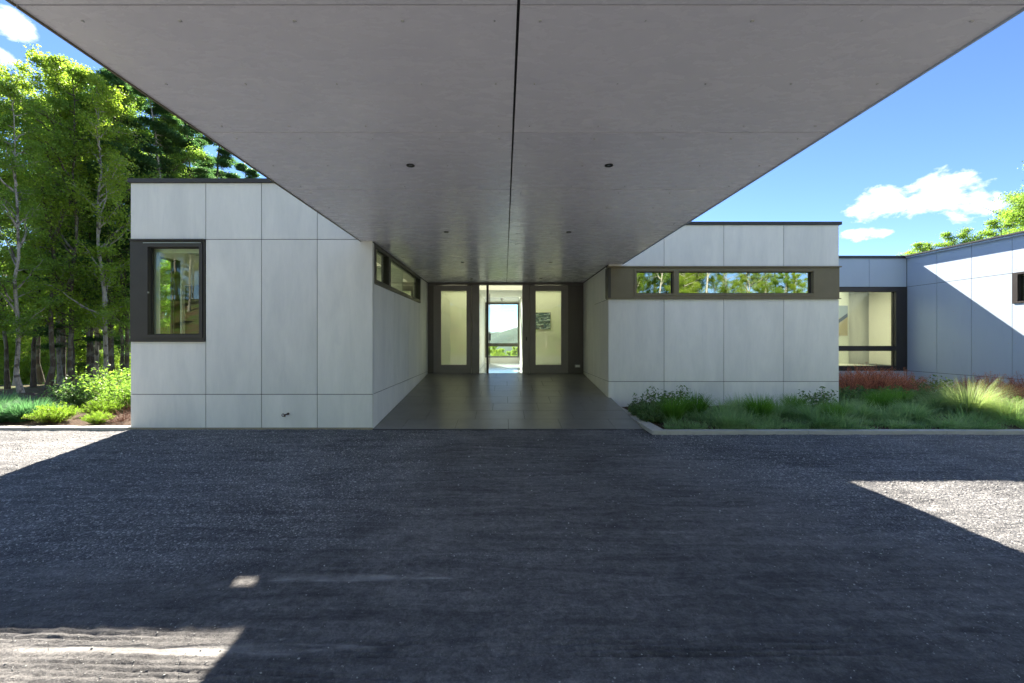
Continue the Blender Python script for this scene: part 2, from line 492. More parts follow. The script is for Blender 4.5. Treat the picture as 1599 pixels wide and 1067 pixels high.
# ---------------------------------------------------------------- driveway
dxs = np.concatenate([np.linspace(-40, -11, 25), np.arange(-10.5, 10.5, 0.032), np.linspace(10.6, 40, 24)])
dys = np.concatenate([np.linspace(-19, 1.6, 80), np.arange(1.65, 3.1, 0.0085), np.arange(3.1, 5.0, 0.016), np.arange(5.0, 8.33, 0.026)])
DX, DY = np.meshgrid(dxs, dys, indexing='ij')
fineness = ((DX > -10.6) & (DX < 10.6) & (DY > 1.6)).astype(float)
rel = 0.010 * vnoise(DX, DY, 0.55, 21) + 0.008 * vnoise(DX, DY, 0.17, 22) + 0.008 * vnoise(DX, DY, 0.06, 23) + 0.008 * vnoise(DX, DY, 0.028, 24)
# tyre ruts that sweep across from left to right
def ruts(x, y, yc, slope, curv, w, amp, x0, x1, wl, seed):
    c0 = yc + slope * (x - x0) + curv * (x - x0) ** 2
    d = (y - c0)
    band = np.exp(-(d / w) ** 4) * sstep(x0 - .3, x0 + .3, x) * (1 - sstep(x1 - 0.9, x1, x))
    brk = np.clip(0.6 + 1.9 * vnoise(x, y, 0.10, seed, (6, 0.5)), 0, 1.3)
    sw_ = np.sin(2 * math.pi * d / wl)
    return band * amp * (.35 * sw_ - 1.7 * np.clip(-sw_ - .35, 0, 1) ** .7) * brk
rel += ruts(DX, DY, 2.52, 0.020, -0.012, 0.13, 0.0065, -4.6, -0.3, 0.046, 31)
rel += ruts(DX, DY, 2.22, 0.035, -0.012, 0.12, 0.0065, -4.6, 0.0, 0.044, 32)
rel += ruts(DX, DY, 2.42, 0.0, 0.0, 0.09, 0.006, -1.0, 1.4, 0.044, 33)
rel += ruts(DX, DY, 3.35, -0.01, 0.0, 0.10, 0.006, -1.9, 0.7, 0.045, 34)
rel += ruts(DX, DY, 4.25, 0.01, 0.0, 0.12, 0.006, -2.6, -0.6, 0.05, 35)
rel += ruts(DX, DY, 2.42, 0.01, 0.0, 0.10, 0.009, .4, 2.6, 0.05, 36)
rel += ruts(DX, DY, 4.6, 0.34, 0.0, 0.10, 0.010, 4.5, 6.7, 0.055, 37)
rel += ruts(DX, DY, 4.2, 0.34, 0.0, 0.08, 0.006, 3.3, 6.7, 0.055, 38)
def spot(x0, y0, rx, ry): return np.exp(-(((DX - x0) / rx) ** 2 + ((DY - y0) / ry) ** 2) ** 1.5)
wob = vnoise(DX, DY, 0.5, 41, (2.5, 0.5))
smooth_c = np.clip(spot(-1.65, 2.42, 1.1, 0.05) + .55 * spot(-1.15, 3.12, .9, 0.06) + 0.0 * wob
                   + .45 * spot(-7.6, 7.2, 1.6, .25) , 0, 1)
wob2 = vnoise(DX, DY, 0.16, 43, (4, 0.35)); wob3 = vnoise(DX, DY, 0.05, 44, (3, 0.6))
smooth_c = sstep(.30, .72, smooth_c * (1 + 1.6 * wob) + .55 * wob2 + .35 * wob3) * (.65 + .7 * (vnoise(DX, DY, 0.9, 45, (2, .6)) + .5)) * np.clip(smooth_c * 3, 0, 1)
smooth_c = np.clip(smooth_c, 0, 1)
track = np.exp(-((DX - 0.55 - 0.12 * (8.3 - DY)) / (1.5 + 0.22 * (8.3 - DY))) ** 4)        # driven middle: compact and darker
track = np.clip(track * (1 + 1.1 * vnoise(DX, DY, 1.1, 51, (1.8, .6)) + .8 * vnoise(DX, DY, .3, 52, (2.5, .6))) + 0.9 * sstep(3.6, 2.9, DY + .35 * wob), 0, 1) * (1 - sstep(4.2, 5.2, DX) * 0.9) * (1 - .8 * sstep(-3.2, -4.6, DX) * sstep(2.3, 3.2, DY))
rel *= (1 - 0.75 * smooth_c)
rel = rel * fineness
me = fast_mesh('driveway', np.stack([DX.ravel(), DY.ravel(), rel.ravel()], 1), grid_faces(len(dxs), len(dys)), smooth_c.ravel(), 'dust')
a = me.attributes.new('packed', 'FLOAT', 'POINT'); a.data.foreach_set('value', track.ravel().astype(np.float32))
m, t, out = new_mat('crushed_stone')
g = t.n('ShaderNodeNewGeometry')
P = g.outputs['Position']
dust = t.n('ShaderNodeAttribute', attribute_name='dust').outputs['Fac']
pack = t.n('ShaderNodeAttribute', attribute_name='packed').outputs['Fac']
big = t.noise(P, 0.55, 7, 0.68, 0.8)
stre = t.noise(t.scalev(P, (0.45, 3.6, 1)), 2.0, 8, 0.72, 0.8)
vor = t.n('ShaderNodeTexVoronoi'); t.put(vor.inputs['Vector'], P); vor.inputs['Scale'].default_value = 62
vor2 = t.n('ShaderNodeTexVoronoi'); t.put(vor2.inputs['Vector'], P); vor2.inputs['Scale'].default_value = 150
sr = t.n('ShaderNodeSeparateColor'); t.put(sr.inputs[0], vor.outputs['Color'])
sr2 = t.n('ShaderNodeSeparateColor'); t.put(sr2.inputs[0], vor2.outputs['Color'])
c = t.mix(t.ramp(sr.outputs[0], 0.0, 1.0), (0.056, 0.062, 0.072), (0.135, 0.137, 0.142))
c = t.mix(t.math('MULTIPLY', t.ramp(sr.outputs[1], 0.86, 0.93), t.math('SUBTRACT', 1.0, t.math('MULTIPLY', pack, 0.8))), c, (0.33, 0.33, 0.33))
c = t.mix(t.math('MULTIPLY', t.ramp(sr2.outputs[0], 0.86, 0.96), 0.6), c, (0.33, 0.33, 0.33))
c = t.mix(t.math('MULTIPLY', t.ramp(sr2.outputs[1], 0.75, 0.95), 0.6), c, (0.075, 0.075, 0.08))
fines = t.mix(t.ramp(t.noise(P, 45, 5, 0.7), 0.3, 0.7), (0.100, 0.102, 0.106), (0.195, 0.195, 0.195))
clod = t.noise(P, 13, 8, 0.78, 0.6)
fines = t.mix(t.ramp(clod, 0.42, 0.62), t.mix(1.0, fines, (0.62, 0.60, 0.60), 'MULTIPLY'), t.mix(1.0, fines, (1.22, 1.20, 1.17), 'MULTIPLY'))
c = t.mix(t.math('MULTIPLY', pack, 0.72), c, fines)
c = t.mix(t.math('MULTIPLY', dust, 0.6), c, t.mix(t.noise(P, 30, 4, 0.6), (0.20, 0.20, 0.196), (0.30, 0.30, 0.29)))
c = t.mix(1.0, c, t.mix(t.ramp(t.math('ADD', t.math('MULTIPLY', stre, .55), t.math('MULTIPLY', big, .45)), 0.39, 0.61), (0.55, 0.55, 0.57), (1.60, 1.58, 1.55)), 'MULTIPLY')
hgt = t.math('ADD', t.math('MULTIPLY', t.math('SUBTRACT', 1.0, vor.outputs['Distance']), t.math('SUBTRACT', 1.0, t.math('MULTIPLY', pack, 0.6))), t.math('MULTIPLY', t.noise(P, 110, 4, 0.7), 1.2))
hgt = t.math('ADD', hgt, t.math('MULTIPLY', t.math('MULTIPLY', clod, pack), 3.5))
hgt = t.math('MULTIPLY', hgt, t.math('SUBTRACT', 1.0, t.math('MULTIPLY', dust, 0.75)))
principled(t, out, c, 0.82, 0, 0.35, bump(t, hgt, 1.0, 0.012))
M['gravel'] = m
tag(link_mesh('driveway', me, (0, 0, 0.0), M['gravel'], smooth=True), kind='structure')

# loose stones lying on it
def pebbles(n, name):
    base = np.array([(1, 0, 0), (-1, 0, 0), (0, 1, 0), (0, -1, 0), (0, 0, 1), (0, 0, -1)], float)
    fc = np.array([(0, 2, 4), (2, 1, 4), (1, 3, 4), (3, 0, 4), (2, 0, 5), (1, 2, 5), (3, 1, 5), (0, 3, 5)])
    y = 1.9 + 6.2 * rng.random(n) ** 0.9
    x = rng.uniform(-1.25, 1.3, n) * y * 1.05
    keep = rng.random(n) < np.where(np.abs(x - 0.4) < 2.0, 0.25, 1.0)
    x = x[keep]; y = y[keep]; k = len(x)
    s = (0.0030 + 0.0105 * rng.random(k) ** 4) * np.clip(y / 5, .55, 1.2)
    V = base[None] * s[:, None, None] * rng.uniform(0.6, 1.3, (k, 1, 3)) * rng.uniform(0.75, 1.2, (k, 6, 1))
    V[:, :, 2] *= 0.65
    an = rng.uniform(0, 6.28, k); ca, sa = np.cos(an), np.sin(an)
    vx = V[:, :, 0] * ca[:, None] - V[:, :, 1] * sa[:, None] + x[:, None]
    vy = V[:, :, 0] * sa[:, None] + V[:, :, 1] * ca[:, None] + y[:, None]
    vz = V[:, :, 2] + 0.003
    V = np.stack([vx, vy, vz], 2).reshape(-1, 3)
    F = (fc[None] + (np.arange(k) * 6)[:, None, None]).reshape(-1, 3)
    return fast_mesh(name, V, F, np.repeat(rng.random(k), 6))
m, t, out = new_mat('loose_stone')
a = t.n('ShaderNodeAttribute', attribute_name='rnd')
principled(t, out, t.mix(a.outputs['Fac'], (0.12, 0.125, 0.135), (0.50, 0.50, 0.48)), 0.7, 0, 0.4)
M['stone'] = m
tag(link_mesh('loose_stones', pebbles(38000, 'loose_stones'), (0, 0, 0), M['stone']), label='loose crushed stones scattered over the grey driveway', cat='gravel', kind='stuff')

# ---------------------------------------------------------------- key planes of the house
YL, YR, YD, YB = 8.31, 10.87, 14.30, 14.70
XL0 = XU(204, YL)           # -7.29
XL1 = XU(582, YL)           # -2.57
XR0 = XU(950, YR)           # 2.66
XR1 = XU(1310, YR)          # 8.54
XW = 13.90
SOF = 3.67
FLOOR = 0.61
house = empty('modern_house', (0, 12, 0), label='low flat-roofed modern house clad in pale grey cement boards', cat='house')

def rects_minus(a0, a1, z0, z1, holes):
    """split a rectangle round rectangular holes (a along wall, z height)"""
    A = sorted({a0, a1, *[h[0] for h in holes], *[h[1] for h in holes]})
    Z = sorted({z0, z1, *[h[2] for h in holes], *[h[3] for h in holes]})
    res = []
    for i in range(len(A) - 1):
        run = None
        for j in range(len(Z) - 1):
            ca = (A[i] + A[i + 1]) / 2; cz = (Z[j] + Z[j + 1]) / 2
            if any(h[0] < ca < h[1] and h[2] < cz < h[3] for h in holes) or not (a0 < ca < a1 and z0 < cz < z1):
                if run: res.append((A[i], A[i + 1], run[0], run[1])); run = None
            else:
                run = (run[0] if run else Z[j], Z[j + 1])
        if run: res.append((A[i], A[i + 1], run[0], run[1]))
    return res

def wall(axis, c, inward, a0, a1, z0, z1, holes=(), matin=None, dark=True):
    """axis 'x': the wall runs along X at Y=c; 'y': runs along Y at X=c. inward=+1/-1 thickness direction."""
    o_, i_ = MB(), MB()
    for (p, q, r, s) in rects_minus(a0, a1, z0, z1, list(holes)):
        for mb, d0, d1 in ((o_, 0.014, 0.05), (i_, 0.05, 0.20)):
            e0, e1 = c + inward * d0, c + inward * d1
            if axis == 'x': mb.box(p, q, e0, e1, r, s)
            else: mb.box(e0, e1, p, q, r, s)
    w = i_.build('inner_wall', matin or M['plaster'], house)
    o_.build('wall', M['black'], house) if dark else None
    wp = house.children[-1]
    return wp

GAP = 0.006
def board(parent, axis, c, a0, a1, z0, z1, mat, out=-1, name='panel', gap=GAP):
    """one cladding board, proud of plane c toward `out`"""
    d = random.uniform(0, 0.0015)
    c0 = c + out * d; c1 = c - out * 0.010
    mb = MB()
    if axis == 'x': mb.box(a0 + gap, a1 - gap, min(c0, c1), max(c0, c1), z0 + gap, z1 - gap)
    else: mb.box(min(c0, c1), max(c0, c1), a0 + gap, a1 - gap, z0 + gap, z1 - gap)
    return mb.build(name, mat, parent)

def window(axis, c, out, outer, panes, fmat, glassmat, proud=0.02, depth=0.14, name='window', bars=(), setback=0.07, parent=house):
    """outer=(a0,a1,z0,z1) frame outline with pane openings cut out; panes get glass + gasket"""
    def bx(mb, a0, a1, d0, d1, z0, z1):
        e0, e1 = c - out * d0, c - out * d1
        if axis == 'x': mb.box(a0, a1, e0, e1, z0, z1)
        else: mb.box(e0, e1, a0, a1, z0, z1)
    w = MB()
    for (p, q, r, s) in rects_minus(*outer, panes):
        bx(w, p, q, -proud, depth, r, s)
    wo_ = w.build(name, fmat, parent)
    for (p, q, r, s) in panes:
        gm = MB(); bx(gm, p - .004, q + .004, setback, setback + 0.008, r - .004, s + .004)
        gm.build('pane', glassmat, wo_)
        gk = MB(); b = 0.014
        for rr in rects_minus(p, q, r, s, [(p + b, q - b, r + b, s - b)]):
            bx(gk, rr[0], rr[1], setback - .022, setback - .002, rr[2], rr[3])
        gk.build('gasket', M['gasket'], wo_)
    for (p, q, r, s, pr) in bars:
        bb = MB(); bx(bb, p, q, -pr, -proud - .0005 if pr > proud else 0, r, s)
        bb.build('flashing', fmat, wo_)
    return wo_

# ---- left volume, front
zt = ZV(285.8, YL); zc = ZV(279.8, YL); zj1 = ZV(374, YL); zj0 = ZV(616, YL); zw = ZV(533.5, YL); ZTOPL = zt
xj = [XL0, XU(321.3, YL), XU(408.3, YL), XU(495.3, YL), XL1]
SUN_SLOT = (-3.50, -3.30, 4.44, 4.68)            # unseen parapet slot, added to let a sun patch onto the gravel
win_hole = (XU(222, YL), XU(318, YL), ZV(528, YL), ZV(378, YL))
w = wall('x', YL, 1, XL0 + .02, XL1 - .02, 0.02, zt, [win_hole, SUN_SLOT])
lw = house.children[-1]
def last_wall():
    return [c for c in house.children if c.name.startswith('wall')][-1]
lw = last_wall()
for k in range(4):
    x0, x1 = xj[k], xj[k + 1]
    if k == 3:
        pb = MB()
        for rr in rects_minus(x0 + GAP, x1 - GAP, zj1 + GAP, zt - GAP, [SUN_SLOT]): pb.box(rr[0], rr[1], YL - .001, YL + .01, rr[2], rr[3])
        pb.build('panel', M['board'], lw)
    else:
        board(lw, 'x', YL, x0, x1, zj1, zt, M['board'])
    if k: board(lw, 'x', YL, x0, x1, zj0, zj1, M['board'])
    else: board(lw, 'x', YL, x0, x1, zj0, zw, M['board'])
    board(lw, 'x', YL, x0, x1, 0.03, zj0, M['board'])
# corner window with bronze surround
pn = (XU(233, YL), XU(311.5, YL), ZV(522.5, YL), ZV(386.5, YL))
lwin = window('x', YL, -1, (XU(206, YL), XU(320.6, YL), ZV(533, YL), ZV(374.6, YL)), [pn], M['bronze'], M['glass'], proud=0.012, depth=0.12,
              bars=[(XU(205, YL), XU(320.8, YL), ZV(376.4, YL), ZV(374, YL), 0.05), (XU(205, YL), XU(320.8, YL), ZV(533.3, YL), ZV(531.0, YL), 0.05)])
sash = MB()
b0 = (XU(226.5, YL), XU(317.3, YL), ZV(527.5, YL), ZV(379.3, YL))
for rr in rects_minus(*b0, [(pn[0] - .008, pn[1] + .008, pn[2] - .008, pn[3] + .008)]): sash.box(rr[0], rr[1], YL - .030, YL - .0125, rr[2], rr[3])
sash.build('sash', M['bronze'], lwin)
MB().box(XU(226, YL), XU(316, YL), YL - .045, YL - .031, ZV(380.6, YL), ZV(379.4, YL)).build('drip_edge', M['steel'], lwin)
MB().box(XU(233.6, YL), XU(235.3, YL), YL - .05, YL - .031, ZV(458.5, YL), ZV(456, YL)).build('catch', M['steel'], lwin)
# corner return of the bronze surround on the side wall
MB().box(XL0 - .012, XL0 + .16, YL + .0, YL + .24, ZV(533, YL) , ZV(374.6, YL)).build('corner_post', M['bronze'], lwin)
# roof cap
cap = MB().box(XL0 - .03, XL1 + .03, YL - .04, YL + .25, zt, zc).build('roof_cap', M['cap'], house)
MB().box(XL0 + .01, XL1 - .0, YL - .015, YL + .10, -0.02, 0.03).build('footing', M['footing'], house)
# hose spigot
sx, sz = XU(447.5, YL), ZV(647, YL)
spg = MB().tube((sx + .035, YL, sz + .01), (sx + .035, YL - .025, sz + .01), .022, .022, 12).tube((sx + .035, YL - .02, sz + .01), (sx + .02, YL - .09, sz + .005), .011, .011, 10).tube((sx + .02, YL - .09, sz + .012), (sx + .018, YL - .105, sz - .035), .011, .013, 10).build('spigot', M['brass'], house, smooth=True)
MB().torus((sx - .012, YL - .105, sz + .0), (0, 1, 0.1), .026, .007).tube((sx + .02, YL - .085, sz + .005), (sx - .012, YL - .105, sz), .008, .008).build('hand_wheel', M['brass'], spg, smooth=True)

# ---- left volume, side towards the trees (X = XL0) with the corner room window
sidewin = (8.66, 9.32, 1.72, 3.47)
wall('y', XL0, 1, YL + .02, 20.8, 0.02, zt, [sidewin])
lw2 = last_wall()
yy = [YL + .24, 9.8, 11.2, 12.6, 14.0, 15.4, 16.8, 18.2, 19.5, 20.8]
board(lw2, 'y', XL0, YL, yy[0], zj1, zt, M['board']); board(lw2, 'y', XL0, YL, yy[0], .03, zw, M['board'])
for k in range(len(yy) - 1):
    board(lw2, 'y', XL0, yy[k], yy[k + 1], zj1, zt, M['board'])
    if k < 2:
        for rr in rects_minus(yy[k], yy[k + 1], zj0, zj1, [sidewin]): board(lw2, 'y', XL0, *rr, M['board'])
    else:
        board(lw2, 'y', XL0, yy[k], yy[k + 1], zj0, zj1, M['board'])
    board(lw2, 'y', XL0, yy[k], yy[k + 1], 0.03, zj0, M['board'])
window('y', XL0, -1, (sidewin[0] - .06, sidewin[1] + .06, sidewin[2] - .06, sidewin[3] + .06), [sidewin], M['bronze'], M['glass'], proud=.015, depth=.2)
for rr in rects_minus(sidewin[0] - .13, sidewin[1] + .13, sidewin[2] - .13, sidewin[3] + .13, [sidewin]):
    MB().box(XL0 + .202, XL0 + .225, *rr).build('window_trim', M['trim'], house)
MB().box(XL0 - .03, XL0 + .22, YL + .25, 20.85, zt, zc).build('roof_cap', M['cap'], house)
# inner trim of the corner window, its reveal
for rr in rects_minus(win_hole[0] - .05, win_hole[1] + .08, win_hole[2] - .05, win_hole[3] + .1, [(pn[0] + .035, pn[1] + .2, pn[2] - .0, pn[3] - .07)]):
    if rr[0] < pn[1] + .1: MB().box(rr[0], rr[1], YL + .203, YL + .225, rr[2], rr[3]).build('window_trim', M['trim'], house)
# room behind: partition and dark cupboard
MB().box(XL0 + .2, XL1 - .2, 11.55, 11.65, 0, SOF + .1).build('partition', M['room'], house)
rc = MB()
LRL = [(-5.2, -3.2, 9.4, 11.2), (-5.2, -3.2, 12.0, 14.2)]
for rr in rects_minus(XL0 + .2, XL1 - .2, YL + .2, 20.6, LRL): rc.box(rr[0], rr[1], rr[2], rr[3], SOF + .02, SOF + .12)
rc.build('room_ceiling', M['plaster'], house)
MB().box(XL0 + .2, XL1 - .2, YL + .2, 20.6, 0.3, 0.62).build('room_floor', M['pale_floor'], house)
cb = MB().box(-7.06, -6.5, 9.42, 11.2, 0.621, 2.95).build('cupboard', M['cabinet'])
tag(cb, 'dark brown cupboard seen through the corner window of the left wing', 'cupboard')
for q in range(2):
    MB().box(-6.498, -6.475, 9.45 + .87 * q, 10.29 + .87 * q, 0.7, 2.9).build('cupboard_door', M['cabinet'], cb)

# ---- left volume, side towards the passage (X = XL1)
pw = (8.53, 12.93, 2.93, 3.60)
wall('y', XL1, -1, YL + .02, 20.8, 0.02, zt, [(8.50, 12.96, 2.90, 3.63)], matin=M['room'])
lw3 = last_wall()
yj = [YL + .001, 9.92, 11.40, 12.95, YD]
board(lw3, 'y', XL1, YL + .012, YL + .10, zj0, SOF - .02, M['board'], 1, gap=.003)
for k in range(4):
    y0 = max(yj[k], YL + .10) if k == 0 else yj[k]
    board(lw3, 'y', XL1, y0, yj[k + 1], zj0, 2.86 if k < 3 else SOF - .02, M['board'], 1)
    board(lw3, 'y', XL1, yj[k] + (.012 if k == 0 else 0), yj[k + 1], 0.01, zj0, M['board'], 1)
window('y', XL1, 1, (8.41, 13.02, 2.865, 3.665), [(8.53, 9.44, 2.955, 3.59), (9.60, 12.93, 2.955, 3.59)], M['bronze'], M['glass'], proud=.012, depth=.16, setback=.05)

# ---- right volume
zrt = ZV(351.5, YR); zrc = ZV(346.8, YR); zb1 = ZV(416.3, YR); zb0 = ZV(467.3, YR); zr0 = ZV(596, YR)
rp = [(XU(994, YR), XU(1050.8, YR), ZV(458.3, YR), ZV(424.6, YR)), (XU(1059.8, YR), XU(1268.2, YR), ZV(458.3, YR), ZV(424.6, YR))]
wall('x', YR, 1, XR0 + .02, XR1 - .02, 0.02, zrt, [(XU(991, YR), XU(1271, YR), ZV(461, YR), ZV(421.5, YR))], matin=M['cabinet'])
rw = last_wall()
rj = [XR0, XU(1037, YR), XU(1130.3, YR), XU(1223.8, YR), XR1]
for k in range(4):
    board(rw, 'x', YR, rj[k], rj[k + 1], zb1, zrt, M['board'])
    board(rw, 'x', YR, rj[k], rj[k + 1], zr0, zb0, M['board'])
    board(rw, 'x', YR, rj[k], rj[k + 1], 0.03, zr0, M['board'])
band = window('x', YR, -1, (XU(950, YR), XR1 - .002, zb0 + .004, zb1 - .004), rp, M['bronze_olive'], M['glass_refl'], proud=0.02, depth=.14, name='strip_window',
       bars=[(XU(948, YR), XR1 + .02, zb1 - .03, zb1, .07), (XU(948, YR), XR1 + .02, zb0 - .002, zb0 + .022, .055)])
fr = MB()
for rr in rects_minus(XU(990, YR), XU(1272, YR), ZV(461.8, YR), ZV(420.8, YR), [(p[0] - .012, p[1] + .012, p[2] - .012, p[3] + .012) for p in rp]): fr.box(rr[0], rr[1], YR - .038, YR - .0205, rr[2], rr[3])
fr.build('sash', M['bronze_olive'], band)
MB().box(XR0 - .02, XU(953.5, YR), YR - .03, YR + .25, zb0 + .03, zb1 - .035).build('corner_post', M['bronze'], band)
MB().box(XR0 - .02, XR1 + .05, YR - .04, YR + .25, zrt, zrc).build('roof_cap', M['cap'], house)
MB().box(XR0 + .01, XR1 - .01, YR - .01, YR + .1, -0.05, 0.03).build('footing', M['footing'], house)
# passage side
wall('y', XR0, 1, YR + .02, 20.8, 0.02, zrt, matin=M['room'])
rw2 = last_wall()
pj = [YR, 12.6, YD]
for k in range(2):
    board(rw2, 'y', XR0, pj[k] + (.012 if k == 0 else 0), pj[k + 1], zr0, zb0 if k == 0 else SOF - .02, M['board'], -1)
    board(rw2, 'y', XR0, pj[k] + (.012 if k == 0 else 0), pj[k + 1], 0.02, zr0, M['board'], -1)
board(rw2, 'y', XR0, pj[0] + .26, pj[1], zb0, SOF - .02, M['board'], -1)
# outer side
wall('y', XR1, -1, YR + .02, 20.8, 0.02, zrt)
rw3 = last_wall()
for k in range(3):
    y0 = YR + .012 + k * 1.28; y1 = y0 + 1.28
    for z0, z1 in ((.03, zr0), (zr0, zb0), (zb0, zb1), (zb1, zrt)): board(rw3, 'y', XR1, y0, y1, z0, z1, M['board'], 1)
MB().box(XR1 - .2, XR1 + .03, YR + .25, 20.8, zrt, zrc).build('roof_cap', M['cap'], house)
MB().box(XR0 + .2, XR1 - .2, YR + .2, 20.6, 0.3, 0.6).build('room_floor', M['cabinet'], house)
MB().box(XR0 + .2, XR1 - .2, YR + 2.6, YR + 2.7, 0.6, SOF + .1).build('partition', M['room'], house)

# ---- link block behind, with the tall living room window
zkt = ZV(403.5, YB); zkc = ZV(399.8, YB); zk1 = ZV(448.3, YB); zk0 = ZV(579, YB)
kx0, kx1 = 10.0, XW
kp = [(10.25, XU(1398, YB), ZV(541, YB), ZV(455.5, YB)), (10.25, XU(1398, YB), ZV(572, YB), ZV(547.8, YB))]
wall('x', YB, 1, XR1, XW + .2, 0.02, zkt, [(10.2, XW - .16, ZV(575, YB), ZV(452, YB))], matin=M['room'])
kw = last_wall()
kj = [XR1 + .01, 9.9, 11.25, XU(1357.3, YB), XW]
for k in range(4):
    board(kw, 'x', YB, kj[k], kj[k + 1] - (.01 if k == 3 else 0), zk1, zkt, M['board_blue_shade'])
    if k == 0: board(kw, 'x', YB, kj[k], kj[k + 1], zk0, zk1, M['board_blue_shade'])
    board(kw, 'x', YB, kj[k], kj[k + 1] - (.01 if k == 3 else 0), .03, zk0, M['board_blue_shade'])
window('x', YB, -1, (9.93, XW - .02, ZV(578.3, YB), ZV(449.3, YB)), kp, M['bronze'], M['glass'], proud=0.03, depth=.16, setback=.09)
MB().box(XR1, XW + .0, YB - .05, YB + .25, zkt, zkc).build('roof_cap', M['cap'], house)
# room behind it
KD = 20.4
MB().box(XR1, XW + 2.6, KD, KD + .1, .4, 4.15).build('room_wall', M['room'], house)
pxx = XU(1360, KD)
MB().box(pxx - .1, pxx, 19.2, KD, .6, 4.1).build('partition', M['plaster'], house)
MB().box(XR1, XW + 2.6, YB + .2, KD, .3, .6).build('room_floor', M['pale_floor'], house)
dr = MB().box(XU(1364, KD), XU(1386, KD), KD - .07, KD - .002, .6, 2.95).build('inner_door', M['trim'], house)
dkx = XU(1383, KD)
MB().tube((dkx, KD - .1, 1.62), (dkx, KD - .14, 1.62), .02, .02, 10).tube((dkx, KD - .145, 1.62), (dkx - .11, KD - .145, 1.62), .01, .01, 8).build('handle', M['steel'], dr)
MB().box(XU(1350, KD), XU(1352, KD), KD - .015, KD - .002, 1.75, 1.87).build('light_switch', M['trim'], house)

# ---- right wing wall (faces the court)
YW0 = 5.2
zpl = ZV(401.5, YB)
wwin = (9.5, 11.52, 2.79, 3.52)
wall('y', XW, 1, YW0, YB, 0.02, zpl, [(9.4, 11.6, 2.76, 3.56)])
ww = last_wall()
wj = [YB - .0]
while wj[-1] > YW0 + .3: wj.append(wj[-1] - 1.015)
wj = wj[::-1]; wj[0] = YW0
for k in range(len(wj) - 1):
    board(ww, 'y', XW, wj[k], wj[k + 1], zk1, zpl, M['board_blue_shade'])
    if wj[k + 1] > 11.75 or wj[k] < 9.0: board(ww, 'y', XW, wj[k], wj[k + 1], zk0 + .0, zk1, M['board_blue_shade'])
    else: board(ww, 'y', XW, wj[k], wj[k + 1], zk0, 2.74, M['board_blue_shade'])
    board(ww, 'y', XW, wj[k], wj[k + 1], .03, zk0, M['board_blue_shade'])
window('y', XW, -1, (9.2, 11.64, 2.742, 3.575), [wwin], M['bronze'], M['glass'], proud=.02, depth=.16)
MB().box(XW - .14, XW + .25, YW0, YB + .2, zpl, zpl + .035).build('roof_cap', M['cap'], house)
MB().box(XW - .09, XW - .012, YW0, YB - .055, zpl - .055, zpl - .002).build('fascia', M['board_blue_shade'], house)
MB().box(XW - .012, 20, YW0 - .02, YW0 - .001, 0, zpl).build('end_wall', M['board_blue_shade'], house)
MB().box(19.8, 20, YW0, 20.8, 0, zpl).build('end_wall', M['board_blue_shade'], house)
MB().box(XW + .2, 19.8, YW0, 17.6, .3, .6).build('room_floor', M['floor_tile'], house)

scw = MB()
for k in range(len(wj) - 1):
    for y in (wj[k] + .08, (wj[k] + wj[k + 1]) / 2, wj[k + 1] - .08):
        for z in (zpl - .14, zk1 + .10, zk1 - .10, 2.62, 1.65, zk0 + .10, zk0 - .10):
            if 9.1 < y < 11.75 and 2.7 < z < 3.6: continue
            scw.tube((XW - .004, y, z), (XW + .004, y, z), .011, .011, 8)
tag(scw.build('screw_heads', M['screw'], ww), kind='stuff')
# ---- roofs (slabs below the parapets), cut by unseen roof lights added to brighten the rooms
RZ = 4.2
def roof(x0, x1, y0, y1, z=RZ, holes=()):
    mb = MB()
    A = rects_minus(x0, x1, y0, y1, list(holes))
    for r in A: mb.box(r[0], r[1], r[2], r[3], z, z + .15)
    return mb.build('roof', M['roofing'], house)
def fill_rooflight(x0, x1, y0, y1, z=RZ, opal=True):
    w_ = MB()
    for r in rects_minus(x0 - .08, x1 + .08, y0 - .08, y1 + .08, [(x0, x1, y0, y1)]): w_.box(r[0], r[1], r[2], r[3], z + .151, z + .3)
    rl = w_.build('fill_roof_light', M['cap'], house)
    pn_ = MB()
    if opal: pn_.add([(x0 - .02, y0 - .02, z + .305), (x1 + .02, y0 - .02, z + .305), (x1 + .02, y1 + .02, z + .305), (x0 - .02, y1 + .02, z + .305)], [(0, 1, 2, 3)])
    else: pn_.box(x0 - .02, x1 + .02, y0 - .02, y1 + .02, z + .301, z + .31)
    pn_.build('pane', M['opal'] if opal else M['glass_clear'], rl)
RL_left = (-6.6, -3.4, 8.9, 11.2)
roof(XL0 + .2, XL1 - .2, YL + .2, 20.6, RZ, LRL)
for q in LRL: fill_rooflight(*q)
HL = [(-2.1, 2.2, 14.7, 15.7), (-2.1, -.2, 16.6, 20.0)]
roof(XL1, XR0, 14.5, 20.8, 4.0, [(-2.4, 2.5, 14.55, 15.92), (-.9, .68, 18.5, 20.3)])
fill_rooflight(-2.4, 2.5, 14.55, 15.92, 4.0); fill_rooflight(-.9, .68, 18.5, 20.3, 4.0, False)
roof(XR0 + .2, XR1 - .2, YR + .2, 20.6)
roof(XR1, XW + 2.6, YB + .2, 20.6, 4.15, [(9.0, 16.2, 15.6, 20.3)])
fill_rooflight(9.0, 16.2, 15.6, 20.3, 4.15)
roof(XW + 2.6, 19.8, YW0, 20.6, 4.15)
roof(XW + .2, XW + 2.6, YW0, YB + .2, 4.15)
for (x0, x1) in ((XL0, XL1), (XR0, XR1)):
    MB().box(x0 + .2, x1 - .2, 20.6, 20.8, 0, 4.4).build('rear_wall', M['board'], house)
MB().box(XR1, 20, 20.6, 20.8, 0, 4.2).build('rear_wall', M['board'], house)

